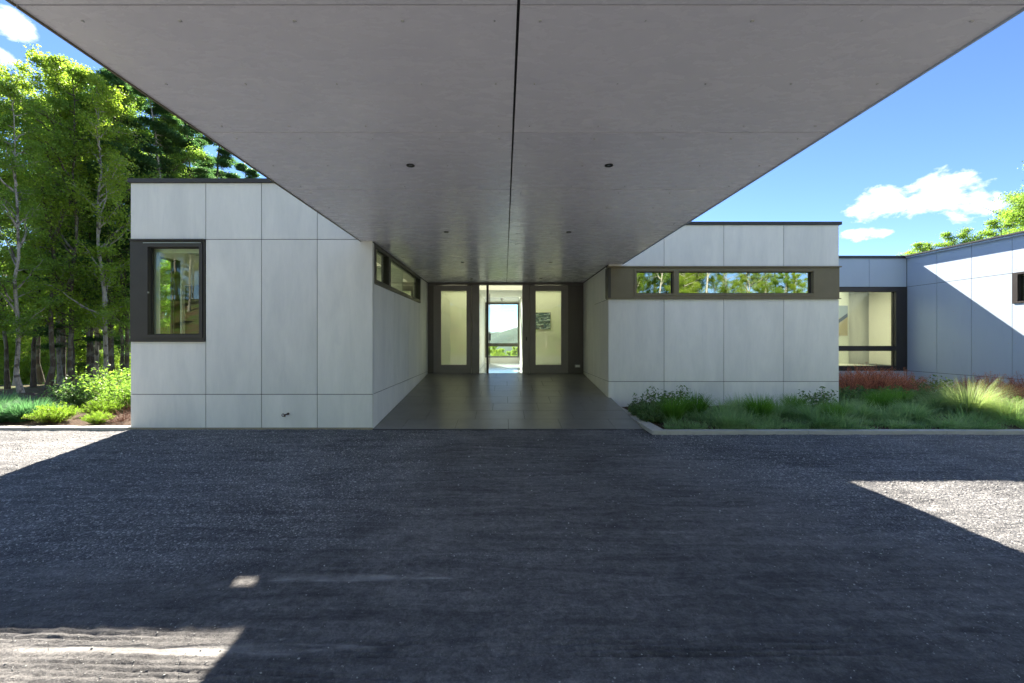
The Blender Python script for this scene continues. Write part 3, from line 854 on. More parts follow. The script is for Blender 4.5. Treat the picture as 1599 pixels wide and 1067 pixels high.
# ---------------------------------------------------------------- canopy
CX0, CX1, CXM = -2.79, 3.0, 0.082
canopy = empty('canopy', (0.1, 5, SOF), parent=house)
sj = [1.75] + [2.44 + 1.5 * k for k in range(0, 8)] + [YD + .01]
scr = MB()
for k in range(len(sj) - 1):
    y0, y1 = sj[k], sj[k + 1]
    def pan(x0, x1, y0, y1):
        MB().box(x0, x1, y0 + .006, y1 - .006, SOF, SOF + .012).build('soffit_panel', M['soffit'], canopy)
    if y1 <= YL:
        pan(CX0, CXM - .009, y0, y1); pan(CXM + .009, CX1, y0, y1)
    elif y0 < YL < y1:
        pan(CX0, CXM - .009, y0, YL - .004); pan(XL1 + .004, CXM - .009, YL - .004, y1); pan(CXM + .009, CX1, y0, y1)
    elif y1 <= YR:
        pan(XL1 + .004, CXM - .009, y0, y1); pan(CXM + .009, CX1, y0, y1)
    elif y0 < YR < y1:
        pan(XL1 + .004, CXM - .009, y0, y1); pan(CXM + .009, CX1, y0, YR - .004); pan(CXM + .009, XR0 - .004, YR - .004, y1)
    else:
        pan(XL1 + .004, CXM - .009, y0, y1); pan(CXM + .009, XR0 - .004, y0, y1)
    for yy_ in (y0 + .12, (y0 + y1) / 2, y1 - .12):
        for x in (CX0 + .25, CX0 + .85, -1.25, -.62, CXM - .14, CXM + .14, .85, 1.5, 2.15, CX1 - .2):
            if (y0 > YL - .5 and x < XL1 + .1) or (y0 > YR - .5 and x > XR0 - .1): continue
            scr.tube((x + random.uniform(-.02, .02), yy_, SOF - .0015), (x, yy_, SOF + .002), .0075, .0075, 8)
tag(scr.build('screw_heads', M['screw'], canopy), kind='stuff')
MB().box(CX0 + .012, CX1 - .012, 1.77, YL + .0, SOF + .0125, SOF + .10).build('roof_deck', M['black'], canopy)
MB().box(XL1 + .0, CX1 - .012, YL + .0, YR, SOF + .0125, SOF + .10).build('roof_deck', M['black'], canopy)
MB().box(XL1, XR0, YR, 14.5, SOF + .0125, SOF + .10).build('roof_deck', M['black'], canopy)
MB().box(CX0, CX1, 1.738, 1.749, SOF - .012, SOF + .11).build('fascia', M['bronze_olive'], canopy)
MB().box(CX0 + .3, CX1 - .3, 2.0, 14.4, SOF + .101, SOF + .36).build('canopy_roof', M['roofing'], canopy)
for k in range(len(sj) - 1):
    y0, y1 = sj[k] + .004, sj[k + 1] - .004
    if y1 < YL + 1.6: MB().box(CX0 - .012, CX0 - .001, y0, min(y1, YL - .01), SOF - .012, SOF + .11).build('fascia', M['bronze_olive'], canopy)
    if y1 < YR + 1.0: MB().box(CX1 + .001, CX1 + .012, y0, min(y1, YR - .05), SOF - .012, SOF + .11).build('fascia', M['board_blue_shade'], canopy)
for (lx, ly) in [(x, y) for y in (4.68, 7.58, 10.55, 13.4) for x in (-1.03, 1.15)]:
    d = MB().torus((lx, ly, SOF - .003), (0, 0, 1), .040, .006, 24, 8).build('downlight', M['black'], canopy, smooth=True)
    MB().tube((lx, ly, SOF - .0015), (lx, ly, SOF + .03), .040, .040, 24).build('lens', M['gasket'], d)
    MB().tube((lx, ly, SOF - .004), (lx, ly, SOF - .0016), .018, .018, 12).build('bulb', M['steel'], d)

# ---------------------------------------------------------------- entrance ramp
def ramp_z(y): return (y - YL) / (YD - YL) * FLOOR
XK = 2.72
ramp = MB()
ramp.add([(XL1, YL - .06, .0), (XK, YL - .06, .0), (XK, YD + .0, FLOOR - .012), (XL1, YD + .0, FLOOR - .012),
          (XL1, YL - .06, -.15), (XK, YL - .06, -.15), (XK, YD, -.15), (XL1, YD, -.15)],
         [(0, 1, 2, 3), (7, 6, 5, 4), (0, 4, 5, 1), (1, 5, 6, 2), (2, 6, 7, 3), (3, 7, 4, 0)])
rmp = ramp.build('entrance_ramp', M['grout'])
tag(rmp, kind='structure')
rows = 9; rowd = (YD - YL) / rows
for r_ in range(rows):
    y0 = YL + r_ * rowd + .004; y1 = y0 + rowd - .008
    off = (r_ % 3) * .35
    xs = [XL1 + .012]
    x = XL1 + .55 + off
    while x < XK - .2: xs.append(x); x += 1.05
    xs.append(XK)
    for i in range(len(xs) - 1):
        a_, b_ = xs[i] + .004, xs[i + 1] - .004
        a_e, b_e = a_, b_
        if y0 > YR - .05: b_e = min(b_, XR0 - .012)
        if b_e - a_e < .05: continue
        dz = random.uniform(-.0006, .0006) + .012
        MB().slab([(a_e, y0, ramp_z(y0) + dz), (b_e, y0, ramp_z(y0) + dz), (b_e, y1, ramp_z(y1) + dz), (a_e, y1, ramp_z(y1) + dz)], .011).build('paving_tile', M['tile'], rmp)

# ---------------------------------------------------------------- door wall
def du(u): return XU(u, YD)
def dv(v): return ZV(v, YD)
HC0 = 3.59
entry = empty('entrance_screen', (0.03, YD, FLOOR), parent=house)
MB().box(XL1, XR0, YD - .03, YD + .12, dv(445.2), SOF).build('head_rail', M['door_metal'], entry)
MB().box(XL1, du(677), YD + .01, YD + .1, FLOOR, dv(445.4)).build('metal_panel', M['door_metal'], entry)
MB().box(du(887.2), XR0, YD + .01, YD + .1, FLOOR, dv(445.4)).build('metal_panel', M['door_metal'], entry)
for (a0, a1) in ((XL1 + .02, du(688)), (du(729), du(747)), (du(817), du(836)), (du(877), XR0 - .02)):
    MB().box(a0, a1, YD + .131, YD + .15, FLOOR, HC0).build('bounce_lining', M['plaster'], entry)  # unseen white backing, added to bounce sun onto the hall walls
def leaf(u0, u1, g0, g1):
    outer = (du(u0), du(u1), FLOOR + .01, dv(446.2)); pane = (du(g0), du(g1), dv(569.8), dv(454.6))
    mb = MB()
    for rr in rects_minus(*outer, [pane]): mb.box(rr[0], rr[1], YD - .045, YD + .03, rr[2], rr[3])
    o = mb.build('side_panel', M['door_frame'], entry)
    MB().box(pane[0] - .003, pane[1] + .003, YD - .01, YD - .002, pane[2] - .003, pane[3] + .003).build('pane', M['glass_side'], o)
    return o
leaf(677.6, 735.6, 688.9, 728.6); leaf(826.6, 886.8, 836.4, 876)
MB().box(du(736.6), du(748.6), YD - .07, YD + .13, FLOOR, dv(445.6)).build('pillar', M['door_frame'], entry)
MB().box(du(815.6), du(826), YD - .07, YD + .13, FLOOR, dv(445.6)).build('pillar', M['door_frame'], entry)
MB().box(du(748.8), du(759.6), YD + .02, YD + .03, FLOOR + .01, dv(445.6)).build('sidelight_pane', M['glass_clear'], entry)
MB().box(du(759.6), du(763.2), YD - .03, YD + .06, FLOOR, dv(445.6)).build('stile', M['bronze'], entry)
MB().box(du(748.8), du(815.4), YD - .05, YD + .1, FLOOR - .005, FLOOR + .016).build('threshold', M['steel'], entry)
door = MB().box(du(763.6), du(815.2), YD + .012, YD + .026, FLOOR + .02, dv(446)).build('door', M['glass_clear'], entry)
hd = MB().tube((du(764.8), YD - .05, dv(459)), (du(764.8), YD - .05, dv(568)), .011, .011, 10)
for v in (475, 550): hd.tube((du(764.8), YD - .05, dv(v)), (du(764.8), YD + .01, dv(v)), .008, .008, 8)
hd.build('handle', M['gasket'], door)
MB().box(du(763.7), du(766.3), YD - .03, YD + .011, dv(532), dv(521)).tube((du(765.4), YD - .06, dv(523.5)), (du(765.4), YD - .02, dv(523.5)), .022, .022, 12).build('lock', M['gasket'], door)
MB().box(du(821.0), du(822.6), YD - .085, YD - .0705, dv(532), dv(526.5)).build('keypad', M['gasket'], entry)
ob = MB().box(du(897.5), du(906), YD - .03, YD + .0, dv(574), dv(569.5)).build('outlet_box', M['steel'], entry, bevel=.004)
MB().box(du(898.5), du(905), YD - .034, YD - .0305, dv(573.4), dv(570.2)).build('outlet_cover', M['trim'], ob)

# ---------------------------------------------------------------- entrance hall and corridor
HC = 3.60
CL_, CR_ = -0.97, 0.75
EY = 20.6
MB().box(XL1 + .01, CL_, 16.0, 16.12, FLOOR, HC).build('hall_wall', M['room'], house)
MB().box(CR_, XR0 - .01, 16.0, 16.12, FLOOR, HC).build('hall_wall', M['room'], house)
MB().box(CL_ - .12, CL_, 16.12, EY, FLOOR, HC).build('corridor_wall', M['plaster'], house)
MB().box(CR_, CR_ + .12, 16.12, EY, FLOOR, HC).build('corridor_wall', M['plaster'], house)
ce = MB()
for rr in rects_minus(XL1, XR0, 14.42, EY, [(-2.4, 2.5, 14.55, 15.92), (-.9, .68, 18.5, 20.3)]): ce.box(rr[0], rr[1], rr[2], rr[3], HC, HC + .1)
ce.build('hall_ceiling', M['plaster'], house)
for (sx0, sx1, sy0, sy1) in ((-2.4, 2.5, 14.55, 15.92), (-.9, .68, 18.5, 20.3)):
    sh = MB()
    for rr in rects_minus(sx0 - .05, sx1 + .05, sy0 - .05, sy1 + .05, [(sx0, sx1, sy0, sy1)]): sh.box(rr[0], rr[1], rr[2], rr[3], HC + .101, 4.0)
    sh.build('fill_light_shaft', M['plaster'], house)  # white shaft below each added roof light
MB().box(XL1, XR0, YD + .13, EY, 0.2, FLOOR - .006).build('hall_floor', M['grout'], house)
hf = house.children[-1]
hf = [c for c in house.children if c.name.startswith('hall_floor')][0]
for i in range(8):
    for j in range(6):
        x0 = XL1 + .22 + j * .8; y0 = YD + .14 + i * .8
        MB().box(x0, x0 + .796, y0, min(y0 + .796, EY - .01), FLOOR - .005, FLOOR).build('floor_tile', M['floor_tile'], hf)
ew = (XU(759.5, EY), XU(808.8, EY), ZV(556.8, EY), ZV(475.2, EY))
zm0, zm1 = ZV(540.9, EY), ZV(536.6, EY)
wm = MB()
for rr in rects_minus(XL1, XR0, FLOOR, HC, [(ew[0] - .05, ew[1] + .05, ew[2] - .05, ew[3] + .05)]): wm.box(rr[0], rr[1], EY, EY + .2, rr[2], rr[3])
wm.build('corridor_end_wall', M['plaster'], house)
window('x', EY, -1, (ew[0] - .055, ew[1] + .055, ew[2] - .05, ew[3] + .085), [(ew[0], ew[1], ew[2], zm0), (ew[0], ew[1], zm1, ew[3])], M['bronze'], M['glass_clear'], proud=.02, depth=.15, name='garden_window')
MB().box(CL_ + .002, CL_ + .02, 16.2, EY - .02, FLOOR + .001, FLOOR + .12).build('skirting', M['trim'], house)
MB().box(CR_ - .02, CR_ - .002, 16.2, EY - .02, FLOOR + .001, FLOOR + .12).build('skirting', M['trim'], house)
cl = empty('ceiling_spotlight', (-.1, 18.9, HC), label='small cone spotlight on the corridor ceiling beyond the glass front door', cat='spotlight')
MB().tube((-.1, 18.9, HC - .001), (-.1, 18.9, HC - .03), .05, .05, 16).build('base', M['steel'], cl)
MB().tube((-.1, 18.9, HC - .031), (-.1, 18.9, HC - .13), .075, .03, 16).build('shade', M['steel'], cl)

def painting(name, x0, x1, z0, z1, y, kind, label):
    o = empty(name, ((x0 + x1) / 2, y, z0), label=label, cat='painting')
    MB().box(x0, x1, y - .03, y - .001, z0, z1).build('frame', M['steel'] if kind == 'wave' else M['trim'], o)
    m, t, out = new_mat(name + '_canvas')
    g = t.n('ShaderNodeTexCoord')
    P = g.outputs['Generated']
    if kind == 'wave':
        n = t.noise(t.scalev(P, (2.2, 1, 5)), 2.0, 5, 0.55, 1.2)
        wv = t.n('ShaderNodeTexWave', bands_direction='Z'); t.put(wv.inputs['Vector'], P)
        wv.inputs['Scale'].default_value = 1.6; wv.inputs['Distortion'].default_value = 9; wv.inputs['Detail'].default_value = 3; wv.inputs['Detail Scale'].default_value = 1.6
        c = t.mix(t.ramp(wv.outputs['Fac'], 0.15, 0.9), (0.015, 0.03, 0.08), (0.10, 0.16, 0.27))
        c = t.mix(t.ramp(n, 0.52, 0.58), c, (0.50, 0.6, 0.68))
    else:
        s_ = t.n('ShaderNodeSeparateXYZ'); t.put(s_.inputs[0], P)
        c = t.mix(t.ramp(t.math('SUBTRACT', s_.outputs[2], t.math('MULTIPLY', s_.outputs[0], .25)), .42, .45), (0.50, 0.44, 0.30), (0.35, 0.42, 0.52))
        band_ = t.math('SUBTRACT', s_.outputs[2], t.math('MULTIPLY', s_.outputs[0], .5))
        c = t.mix(t.math('MULTIPLY', t.ramp(band_, .12, .14), t.ramp(band_, .27, .25)), c, (0.05, 0.07, 0.12))
    principled(t, out, c, .6)
    MB().box(x0 + .02, x1 - .02, y - .034, y - .0305, z0 + .02, z1 - .02).build('canvas', m, o)
painting('painting', XU(834, 16), XU(860, 16), ZV(515, 16), ZV(488, 16), 16.0, 'wave', 'dark blue wavy abstract painting behind the glass panel right of the front door')
painting('painting', XU(1290, KD), XU(1323.5, KD), ZV(525, KD), ZV(477, KD), KD, 'plain', 'pale blue and cream painting on the wall inside the tall window')

# ---------------------------------------------------------------- kerbs, beds
def kerb(x0, x1, y0, y1, z1, joints, label):
    k = empty('kerb', ((x0 + x1) / 2, y0, 0), label=label, cat='kerb')
    xs = [x0] + joints + [x1]
    for i in range(len(xs) - 1):
        MB().box(xs[i] + .003, xs[i + 1] - .003, y0, y1, -.08, z1).build('kerb_stone', M['concrete'], k, bevel=.008)
    return k
kerb(-16, XL0 - .005, 8.22, 8.42, .055, [-14, -12, -9.8, -8.3], 'pale concrete kerb edging the planted bed left of the house')
kerb(2.98, 13.85, 7.84, 7.99, .075, [5.6, 8.15, 10.9], 'pale concrete kerb along the grass bed right of the ramp')
k2 = MB()
k2.add([(2.73, YR, .085), (2.73, 7.84, .075), (2.978, 7.84, .075), (2.90, YR, .085), (2.73, YR, -.1), (2.73, 7.84, -.1), (2.978, 7.84, -.1), (2.90, YR, -.1)],
       [(0, 1, 2, 3), (7, 6, 5, 4), (0, 4, 5, 1), (1, 5, 6, 2), (2, 6, 7, 3), (3, 7, 4, 0)])
tag(k2.build('kerb', M['concrete']), 'short concrete kerb running back beside the entrance ramp', 'kerb')
m, t, out = new_mat('mulch')
g = t.n('ShaderNodeNewGeometry')
n = t.noise(g.outputs['Position'], 28, 6, 0.75)
principled(t, out, t.mix(t.ramp(n, .35, .65), (0.03, 0.02, 0.015), (0.12, 0.075, 0.05)), .95, 0, .2, bump(t, n, 1.0, .03))
M['mulch'] = m
def bed(name, x0, x1, y0, y1, z, amp=.05):
    xs = np.linspace(x0, x1, int((x1 - x0) / .12) + 2); ys = np.linspace(y0, y1, int((y1 - y0) / .12) + 2)
    X, Y = np.meshgrid(xs, ys, indexing='ij')
    edge = np.minimum(np.minimum(X - x0, x1 - X), np.minimum(Y - y0, y1 - Y))
    Z = z + amp * vnoise(X, Y, .5, 61) * sstep(0, .3, edge) + .03 * vnoise(X, Y, .13, 62) + .05 * sstep(0, .5, edge) - .02
    tag(link_mesh(name, fast_mesh(name, np.stack([X.ravel(), Y.ravel(), Z.ravel()], 1), grid_faces(len(xs), len(ys))), (0, 0, 0), M['mulch'], smooth=True), kind='structure')
bed('planting_bed', -16, XL0 - .03, 8.42, 11.2, .02)
bed('planting_bed', 2.9, XW - .02, 7.99, YB + .0, .04)
bed('planting_bed', XL0 - 12, XL0 - .03, 11.2, 14.5, -.03)

# ---------------------------------------------------------------- vegetation builders
def leaves(C, size, rg, flat=0.0, aspect=0.55, up=0.0):
    n = len(C)
    d = rg.normal(size=(n, 3)); d[:, 2] *= (1 - flat); d[:, 2] -= up
    d /= np.linalg.norm(d, axis=1, keepdims=True) + 1e-9
    r = rg.normal(size=(n, 3)); r[:, :2] *= (1 - flat * .6)
    nrm = np.cross(d, r); s = np.cross(d, nrm) if flat < .5 else np.cross(d, np.tile([0, 0, 1.], (n, 1)) + .35 * r)
    s /= np.linalg.norm(s, axis=1, keepdims=True) + 1e-9
    L = size * rg.uniform(.6, 1.25, (n, 1))
    wv = s * L * aspect * .5
    fold = np.cross(s, d) * L * .12
    V = np.stack([C - d * L * .5, C + wv + fold, C + d * L * .5, C - wv + fold], 1).reshape(-1, 3)
    F = np.arange(n * 4).reshape(n, 4)
    return V, F

def tubes(paths, sides=5):
    """paths: list of (points (k,3), radii (k,))"""
    Vs, Fs, o = [], [], 0
    for pts, rad in paths:
        pts = np.asarray(pts, float); k = len(pts)
        tg = np.gradient(pts, axis=0); tg /= np.linalg.norm(tg, axis=1, keepdims=True) + 1e-9
        ref = np.array([0, 0, 1.]) if abs(tg[0][2]) < .8 else np.array([1., 0, 0])
        a = np.cross(tg, ref); a /= np.linalg.norm(a, axis=1, keepdims=True) + 1e-9
        b = np.cross(tg, a)
        th = np.arange(sides) * 2 * math.pi / sides
        ring = pts[:, None] + (a[:, None] * np.cos(th)[None, :, None] + b[:, None] * np.sin(th)[None, :, None]) * np.asarray(rad)[:, None, None]
        Vs.append(ring.reshape(-1, 3))
        i, j = np.meshgrid(np.arange(k - 1), np.arange(sides), indexing='ij')
        q = np.stack([i * sides + j, i * sides + (j + 1) % sides, (i + 1) * sides + (j + 1) % sides, (i + 1) * sides + j], -1).reshape(-1, 4)
        Fs.append(q + o); o += k * sides
    return np.concatenate(Vs), np.concatenate(Fs)

def make_tree_meshes(name, seed, H, crown0, spread, nleaf, leafsize, trunk_r, conifer=False, lean=.4, top_narrow=.5):
    rg = np.random.default_rng(seed)
    k = 14
    zz = np.linspace(0, 1, k)
    wob = np.cumsum(rg.normal(size=(k, 2)), 0) * .06 * H / 15
    ln = rg.normal(size=2) * lean
    tr = np.stack([wob[:, 0] + ln[0] * zz ** 1.5, wob[:, 1] + ln[1] * zz ** 1.5, zz * H], 1); tr -= tr[0] * [1, 1, 0]
    rad = trunk_r * (1 - .88 * zz) * (1 + .5 * np.exp(-zz * 30))
    trunkV, trunkF = tubes([(tr, rad)], 9)
    br, pts = [], []
    nb = 46 if conifer else 34
    for b in range(nb):
        f = crown0 + (1 - crown0) * ((b + rg.random()) / nb) ** (.9)
        f = min(f, .98)
        base = np.array([np.interp(f, zz, tr[:, i]) for i in range(3)])
        prof = (1 - (f - crown0) / (1 - crown0))
        if conifer: ln_ = spread * (.18 + .82 * prof) * rg.uniform(.55, 1.1)
        else: ln_ = spread * (.35 + .9 * math.sin(math.pi * min(1, max(.05, (f - crown0) / (1 - crown0) * .8 + .18)))) * rg.uniform(.5, 1.0)
        an = rg.uniform(0, 2 * math.pi)
        tilt = rg.uniform(-.08, .16) if conifer else rg.uniform(.35, 1.15)
        d = np.array([math.cos(an), math.sin(an), math.tan(tilt) if conifer else math.tan(tilt)]); d /= np.linalg.norm(d)
        m_ = 7; s = np.linspace(0, 1, m_)
        p = base + d * ln_ * s[:, None] + np.cumsum(rg.normal(size=(m_, 3)) * ln_ * .03, 0)
        p[:, 2] += (-.08 if conifer else .10) * ln_ * s ** 2
        br.append((p, rad.max() * .28 * (1 - .9 * s) * (ln_ / spread + .3)))
        ns = 9 if conifer else 6
        for q in range(ns):
            si = rg.uniform(.22, 1.0); bp = np.array([np.interp(si, s, p[:, i]) for i in range(3)])
            a2 = an + (rg.choice([-1, 1]) * rg.uniform(.5, 1.1) if si < .95 else 0)
            l2 = ln_ * (1.05 - si * .6) * rg.uniform(.25, .5)
            d2 = np.array([math.cos(a2), math.sin(a2), rg.uniform(-.1, .12) if conifer else rg.uniform(-.15, .8)]); d2 /= np.linalg.norm(d2)
            s2 = np.linspace(0, 1, 4)
            p2 = bp + d2 * l2 * s2[:, None] + rg.normal(size=(4, 3)) * l2 * .04
            p2[0] = bp
            br.append((p2, np.array([.018, .013, .009, .004]) * (H / 14)))
            pts.append((p2[1:], l2))
    bV, bF = tubes(br, 4)
    per = max(3, nleaf // (len(pts) * 3))
    C = []
    for p2, l2 in pts:
        if rg.random() < .12: continue
        for pp in p2:
            sg = (.13 + .16 * l2)
            q = rg.normal(size=(int(per * rg.uniform(.5, 1.5)), 3)) * sg
            q[:, 2] *= (.42 if conifer else .62)
            C.append(pp + q)
    C = np.concatenate(C)
    LV, LF = leaves(C, leafsize, rg, flat=.55 if conifer else .15, aspect=.26 if conifer else .62, up=.0)
    cl = np.clip(.5 + .28 * rg.normal(size=len(C)), 0, 1)
    hue = .35 * (C[:, 2] / H) + .65 * cl
    me_t = fast_mesh(name + '_trunk', np.concatenate([trunkV, bV]), np.concatenate([trunkF, bF + len(trunkV)]))
    me_c = fast_mesh(name + '_crown', LV, LF, np.repeat(hue, 4))
    return me_t, me_c

TREES = {}
TREES['broad0'] = make_tree_meshes('broad0', 1, 14.5, .28, 2.9, 42000, .10, .14)
TREES['broad1'] = make_tree_meshes('broad1', 2, 16.0, .34, 2.5, 42000, .10, .125, lean=.9)
TREES['broad2'] = make_tree_meshes('broad2', 3, 12.0, .16, 3.0, 42000, .105, .11)
TREES['pine0'] = make_tree_meshes('pine0', 4, 16.5, .25, 3.1, 60000, .17, .18, conifer=True)
TREES['pine1'] = make_tree_meshes('pine1', 5, 13.0, .2, 2.7, 42000, .17, .14, conifer=True)
TREES['slim0'] = make_tree_meshes('slim0', 14, 15.0, .14, 1.9, 17000, .11, .10, lean=.5)
TREES['slim1'] = make_tree_meshes('slim1', 15, 14.0, .20, 2.1, 16000, .115, .085, lean=.9)
TREES['sapling'] = make_tree_meshes('sapling', 6, 5.5, .15, 1.9, 9000, .12, .045)
used_mesh = {}
def tree(kind, x, y, label, group, rz=None, s=1.0, leafm='leaf', bark='bark', cat='tree', name=None, z=None):
    z = float(ground_h(x, y)) - .05 if z is None else z
    mt, mc = TREES[kind]
    key = (kind, leafm, bark)
    if key not in used_mesh:
        a_ = mt.copy() if any(k[0] == kind for k in used_mesh) else mt
        b_ = mc.copy() if any(k[0] == kind for k in used_mesh) else mc
        a_.materials.clear(); b_.materials.clear()
        a_.materials.append(M[bark]); b_.materials.append(M[leafm])
        used_mesh[key] = (a_, b_)
    mt, mc = used_mesh[key]
    e = empty(name or ('pine_tree' if 'pine' in kind else 'sapling' if kind == 'sapling' else 'broadleaf_tree'), (x, y, z), label=label, cat=cat, group=group)
    e.rotation_euler = (0, 0, random.uniform(0, 6.28) if rz is None else rz)
    e.scale = (s, s, s * random.uniform(.95, 1.06))
    for nm, me_ in (('trunk', mt), ('crown', mc)):
        o = bpy.data.objects.new(nm, me_); col.objects.link(o); o.parent = e
    return e

# woodland left of the house
GL = 'woodland trees left of the house'
FR = [  # kind, u, depth, scale, leaf, bark, label
    ('pine0', 170, 18.5, .88, 'needle', 'bark', 'tall dark pine standing nearest the left wing corner'),
    ('pine1', 112, 19.0, .70, 'needle', 'bark', 'shorter pine with low flat boughs among the left trees'),
    ('broad1', 135, 20.0, .92, 'leaf', 'bark', 'tallest broadleaf tree topping the left wood'),
    ('broad0', 95, 22.5, .98, 'leaf', 'bark', 'dense green broadleaf tree in the middle of the left wood'),
]
for kind, u, y, s, lm, bk, lb in FR:
    tree(kind, XU(u, y), y, lb, GL, s=s, leafm=lm, bark=bk)
tree('pine0', XU(290, 24), 24, 'pine whose top rises behind the left wing roof', GL, s=.98, leafm='needle')
tree('pine0', XU(345, 27), 27, 'second pine rising behind the left wing roof', GL, s=1.0, leafm='needle')
tree('pine1', XU(395, 27), 27, 'low pine behind the left wing roof next to the canopy edge', GL, s=.98, leafm='needle')
tree('broad2', XU(250, 26), 26, 'rounded broadleaf tree behind the left corner of the left wing roof', GL, s=1.0)
GB = 'trees deeper in the left woodland'
kinds = ['broad0', 'broad1', 'broad2', 'pine0', 'pine1', 'broad1', 'broad2']
n_ = 0
r2_ = random.Random(5)
spots = []
while len(spots) < 34:
    y = r2_.uniform(37, 75); u = r2_.uniform(-120, 225)
    x = XU(u, y)
    if x > XL0 - 2.5 or any(math.hypot(x - a_, y - b_) < 2.3 for a_, b_ in spots): continue
    spots.append((x, y))
for x, y in spots:
    kd = r2_.choice(kinds)
    tree(kd, x, y, 'evergreen deeper in the left woodland behind the front row' if 'pine' in kd else 'leafy tree deeper in the left woodland behind the front row', GB,
         s=r2_.uniform(.8, 1.1), leafm='needle' if 'pine' in kd else r2_.choice(['leaf', 'leaf_yellow']), bark=r2_.choice(['bark', 'bark', 'bark_pale']))
for i in range(30):
    y = r2_.uniform(25, 44); u = r2_.uniform(-60, 190); x = XU(u, y)
    if x > XL0 - 1.6: x = XL0 - 1.6 - r2_.random() * 2
    tree('sapling', x, y, 'leafy sapling in the undergrowth of the left woodland', 'saplings under the left woodland', s=r2_.uniform(.35, .8),
         leafm=r2_.choice(['leaf', 'leaf_yellow', 'leaf_yellow']), cat='sapling')
for i, (u, y, s, kd) in enumerate([(240, 15.5, .40, 'broad2'), (285, 17.0, .42, 'broad2'), (262, 23, .7, 'broad0'), (225, 27, .86, 'broad1'), (218, 20.5, .78, 'broad1'), (255, 20, .80, 'pine0'), (292, 21.5, .80, 'pine0'), (325, 31, 1.02, 'pine0'), (360, 32, 1.02, 'pine0'), (395, 32, 1.0, 'pine0'), (272, 26, .9, 'broad1'), (345, 34, 1.05, 'broad0'), (305, 30, .9, 'broad2'), (318, 27, .85, 'broad0'), (372, 30, .86, 'broad2'), (270, 31, 1.0, 'broad2'), (420, 33, .9, 'broad2')]):
    tree(kd, XU(u, y), y, ('dark pine' if 'pine' in kd else 'leafy tree') + ' showing over the left wing roof or through its corner window', 'trees close beside the left wing', s=s, leafm='needle' if 'pine' in kd else ['leaf', 'leaf_yellow'][i % 2], bark=['bark', 'bark_pale'][i % 2])
for i in range(20):
    y = r2_.uniform(31, 46); u = -30 + 12.5 * i + r2_.uniform(-5, 5)
    tree(['broad2', 'broad0', 'broad2', 'pine1'][i % 4], XU(u, y), y, 'low-branched sunlit tree closing the view at the back of the left wood', 'sunlit trees at the back of the left wood', s=r2_.uniform(.75, 1.0), leafm='needle' if i % 4 == 3 else 'leaf_yellow')
WHERE = ['at the far left edge', 'just in from the left edge', 'left of the forked pine', 'behind the fern end of the bed', 'over the lime dwarf shrubs', 'right of centre of the wood', 'near the left wing corner', 'closest to the left wing corner']
for i, (u, y, s) in enumerate([(-12, 16, .84), (12, 18.5, .86), (34, 15, .70), (52, 19, .92), (74, 16.5, .84), (96, 20, .98), (118, 17, .84), (138, 19.5, .96), (158, 16.5, .80), (176, 20.5, .98), (196, 18.5, .84), (24, 22, .98), (66, 23, 1.04), (108, 24, 1.08), (148, 24, 1.08), (190, 24, 1.04)]):
    tree(['slim0', 'slim1'][i % 2], XU(u, y), y, ('slim leafy tree with a thin dark trunk ' if i < 8 else 'slim airy tree of the second row ') + WHERE[i % 8], 'slim trees at the front of the left wood', s=s, leafm=['leaf_yellow', 'leaf'][(i // 2) % 2], bark=['bark', 'bark', 'bark_pale'][i % 3], name='slim_tree')
# beyond the right wing
for i, (u, y, s, kd, lb) in enumerate([(1605, 21, .73, 'broad2', 'bright green tree rising behind the right wing roof at the frame edge'), (1660, 23, .9, 'broad0', 'large tree beyond the right wing outside the frame'),
                                       (1550, 24, .665, 'broad2', 'smaller green tree top behind the right wing roof'), (1485, 25, .66, 'broad2', 'thin leafy top showing over the right wing roof'),
                                       (1430, 26, .64, 'broad2', 'lowest leafy top just right of the roof junction')]):
    tree(kd, XU(u, y), y, lb, 'trees beyond the right wing', s=s, leafm='leaf', z=-.1)
# below the garden window
for i, (u, y, v) in enumerate([(762, 78, 541), (772, 84, 545), (783, 92, 549), (796, 88, 550), (806, 80, 548), (750, 90, 543), (818, 95, 548), (790, 70, 555), (775, 66, 553), (803, 66, 554)]):
    x = XU(u, y); gz = float(ground_h(x, y)); kd = ['broad2', 'broad0'][i % 2]
    tree(kd, x, y, 'tree below the garden seen through the corridor window', 'trees below the garden window', s=(ZV(v, y) - gz) / {'broad2': 12.0, 'broad0': 14.5}[kd], leafm='leaf_yellow')
# wood behind the photographer: its reflection shows in the strip window
spots = []
while len(spots) < 80:
    y = -r2_.uniform(24, 60); x = r2_.uniform(-60, 46)
    if any(math.hypot(x - a_, y - b_) < 2.6 for a_, b_ in spots): continue
    spots.append((x, y))
for x, y in spots:
    kd = r2_.choice(['broad1', 'broad0', 'broad1', 'broad2'])
    tree(kd, x, y, 'tree on the bank behind the driveway, mirrored in the windows', 'trees on the bank behind the driveway', s=r2_.uniform(.85, 1.15), leafm=r2_.choice(['leaf', 'leaf_yellow']), bark='bark_pale')
for i in range(80):
    x = r2_.uniform(-50, 36); y = -r2_.uniform(21, 34)
    tree('sapling', x, y, 'low sunny bush on the bank behind the driveway', 'bushes on the bank behind the driveway', s=r2_.uniform(.45, .9), leafm='leaf_yellow', cat='bush', name='bush')

for i in range(34):
    tree(['broad2', 'broad0'][i % 2], r2_.uniform(2, 46), -r2_.uniform(21, 33), 'low-crowned tree on the bank, mirrored in the strip window', 'low trees on the bank behind the driveway', s=r2_.uniform(.5, .85), leafm=['leaf_yellow', 'leaf'][i % 3 == 2], bark='bark_pale')
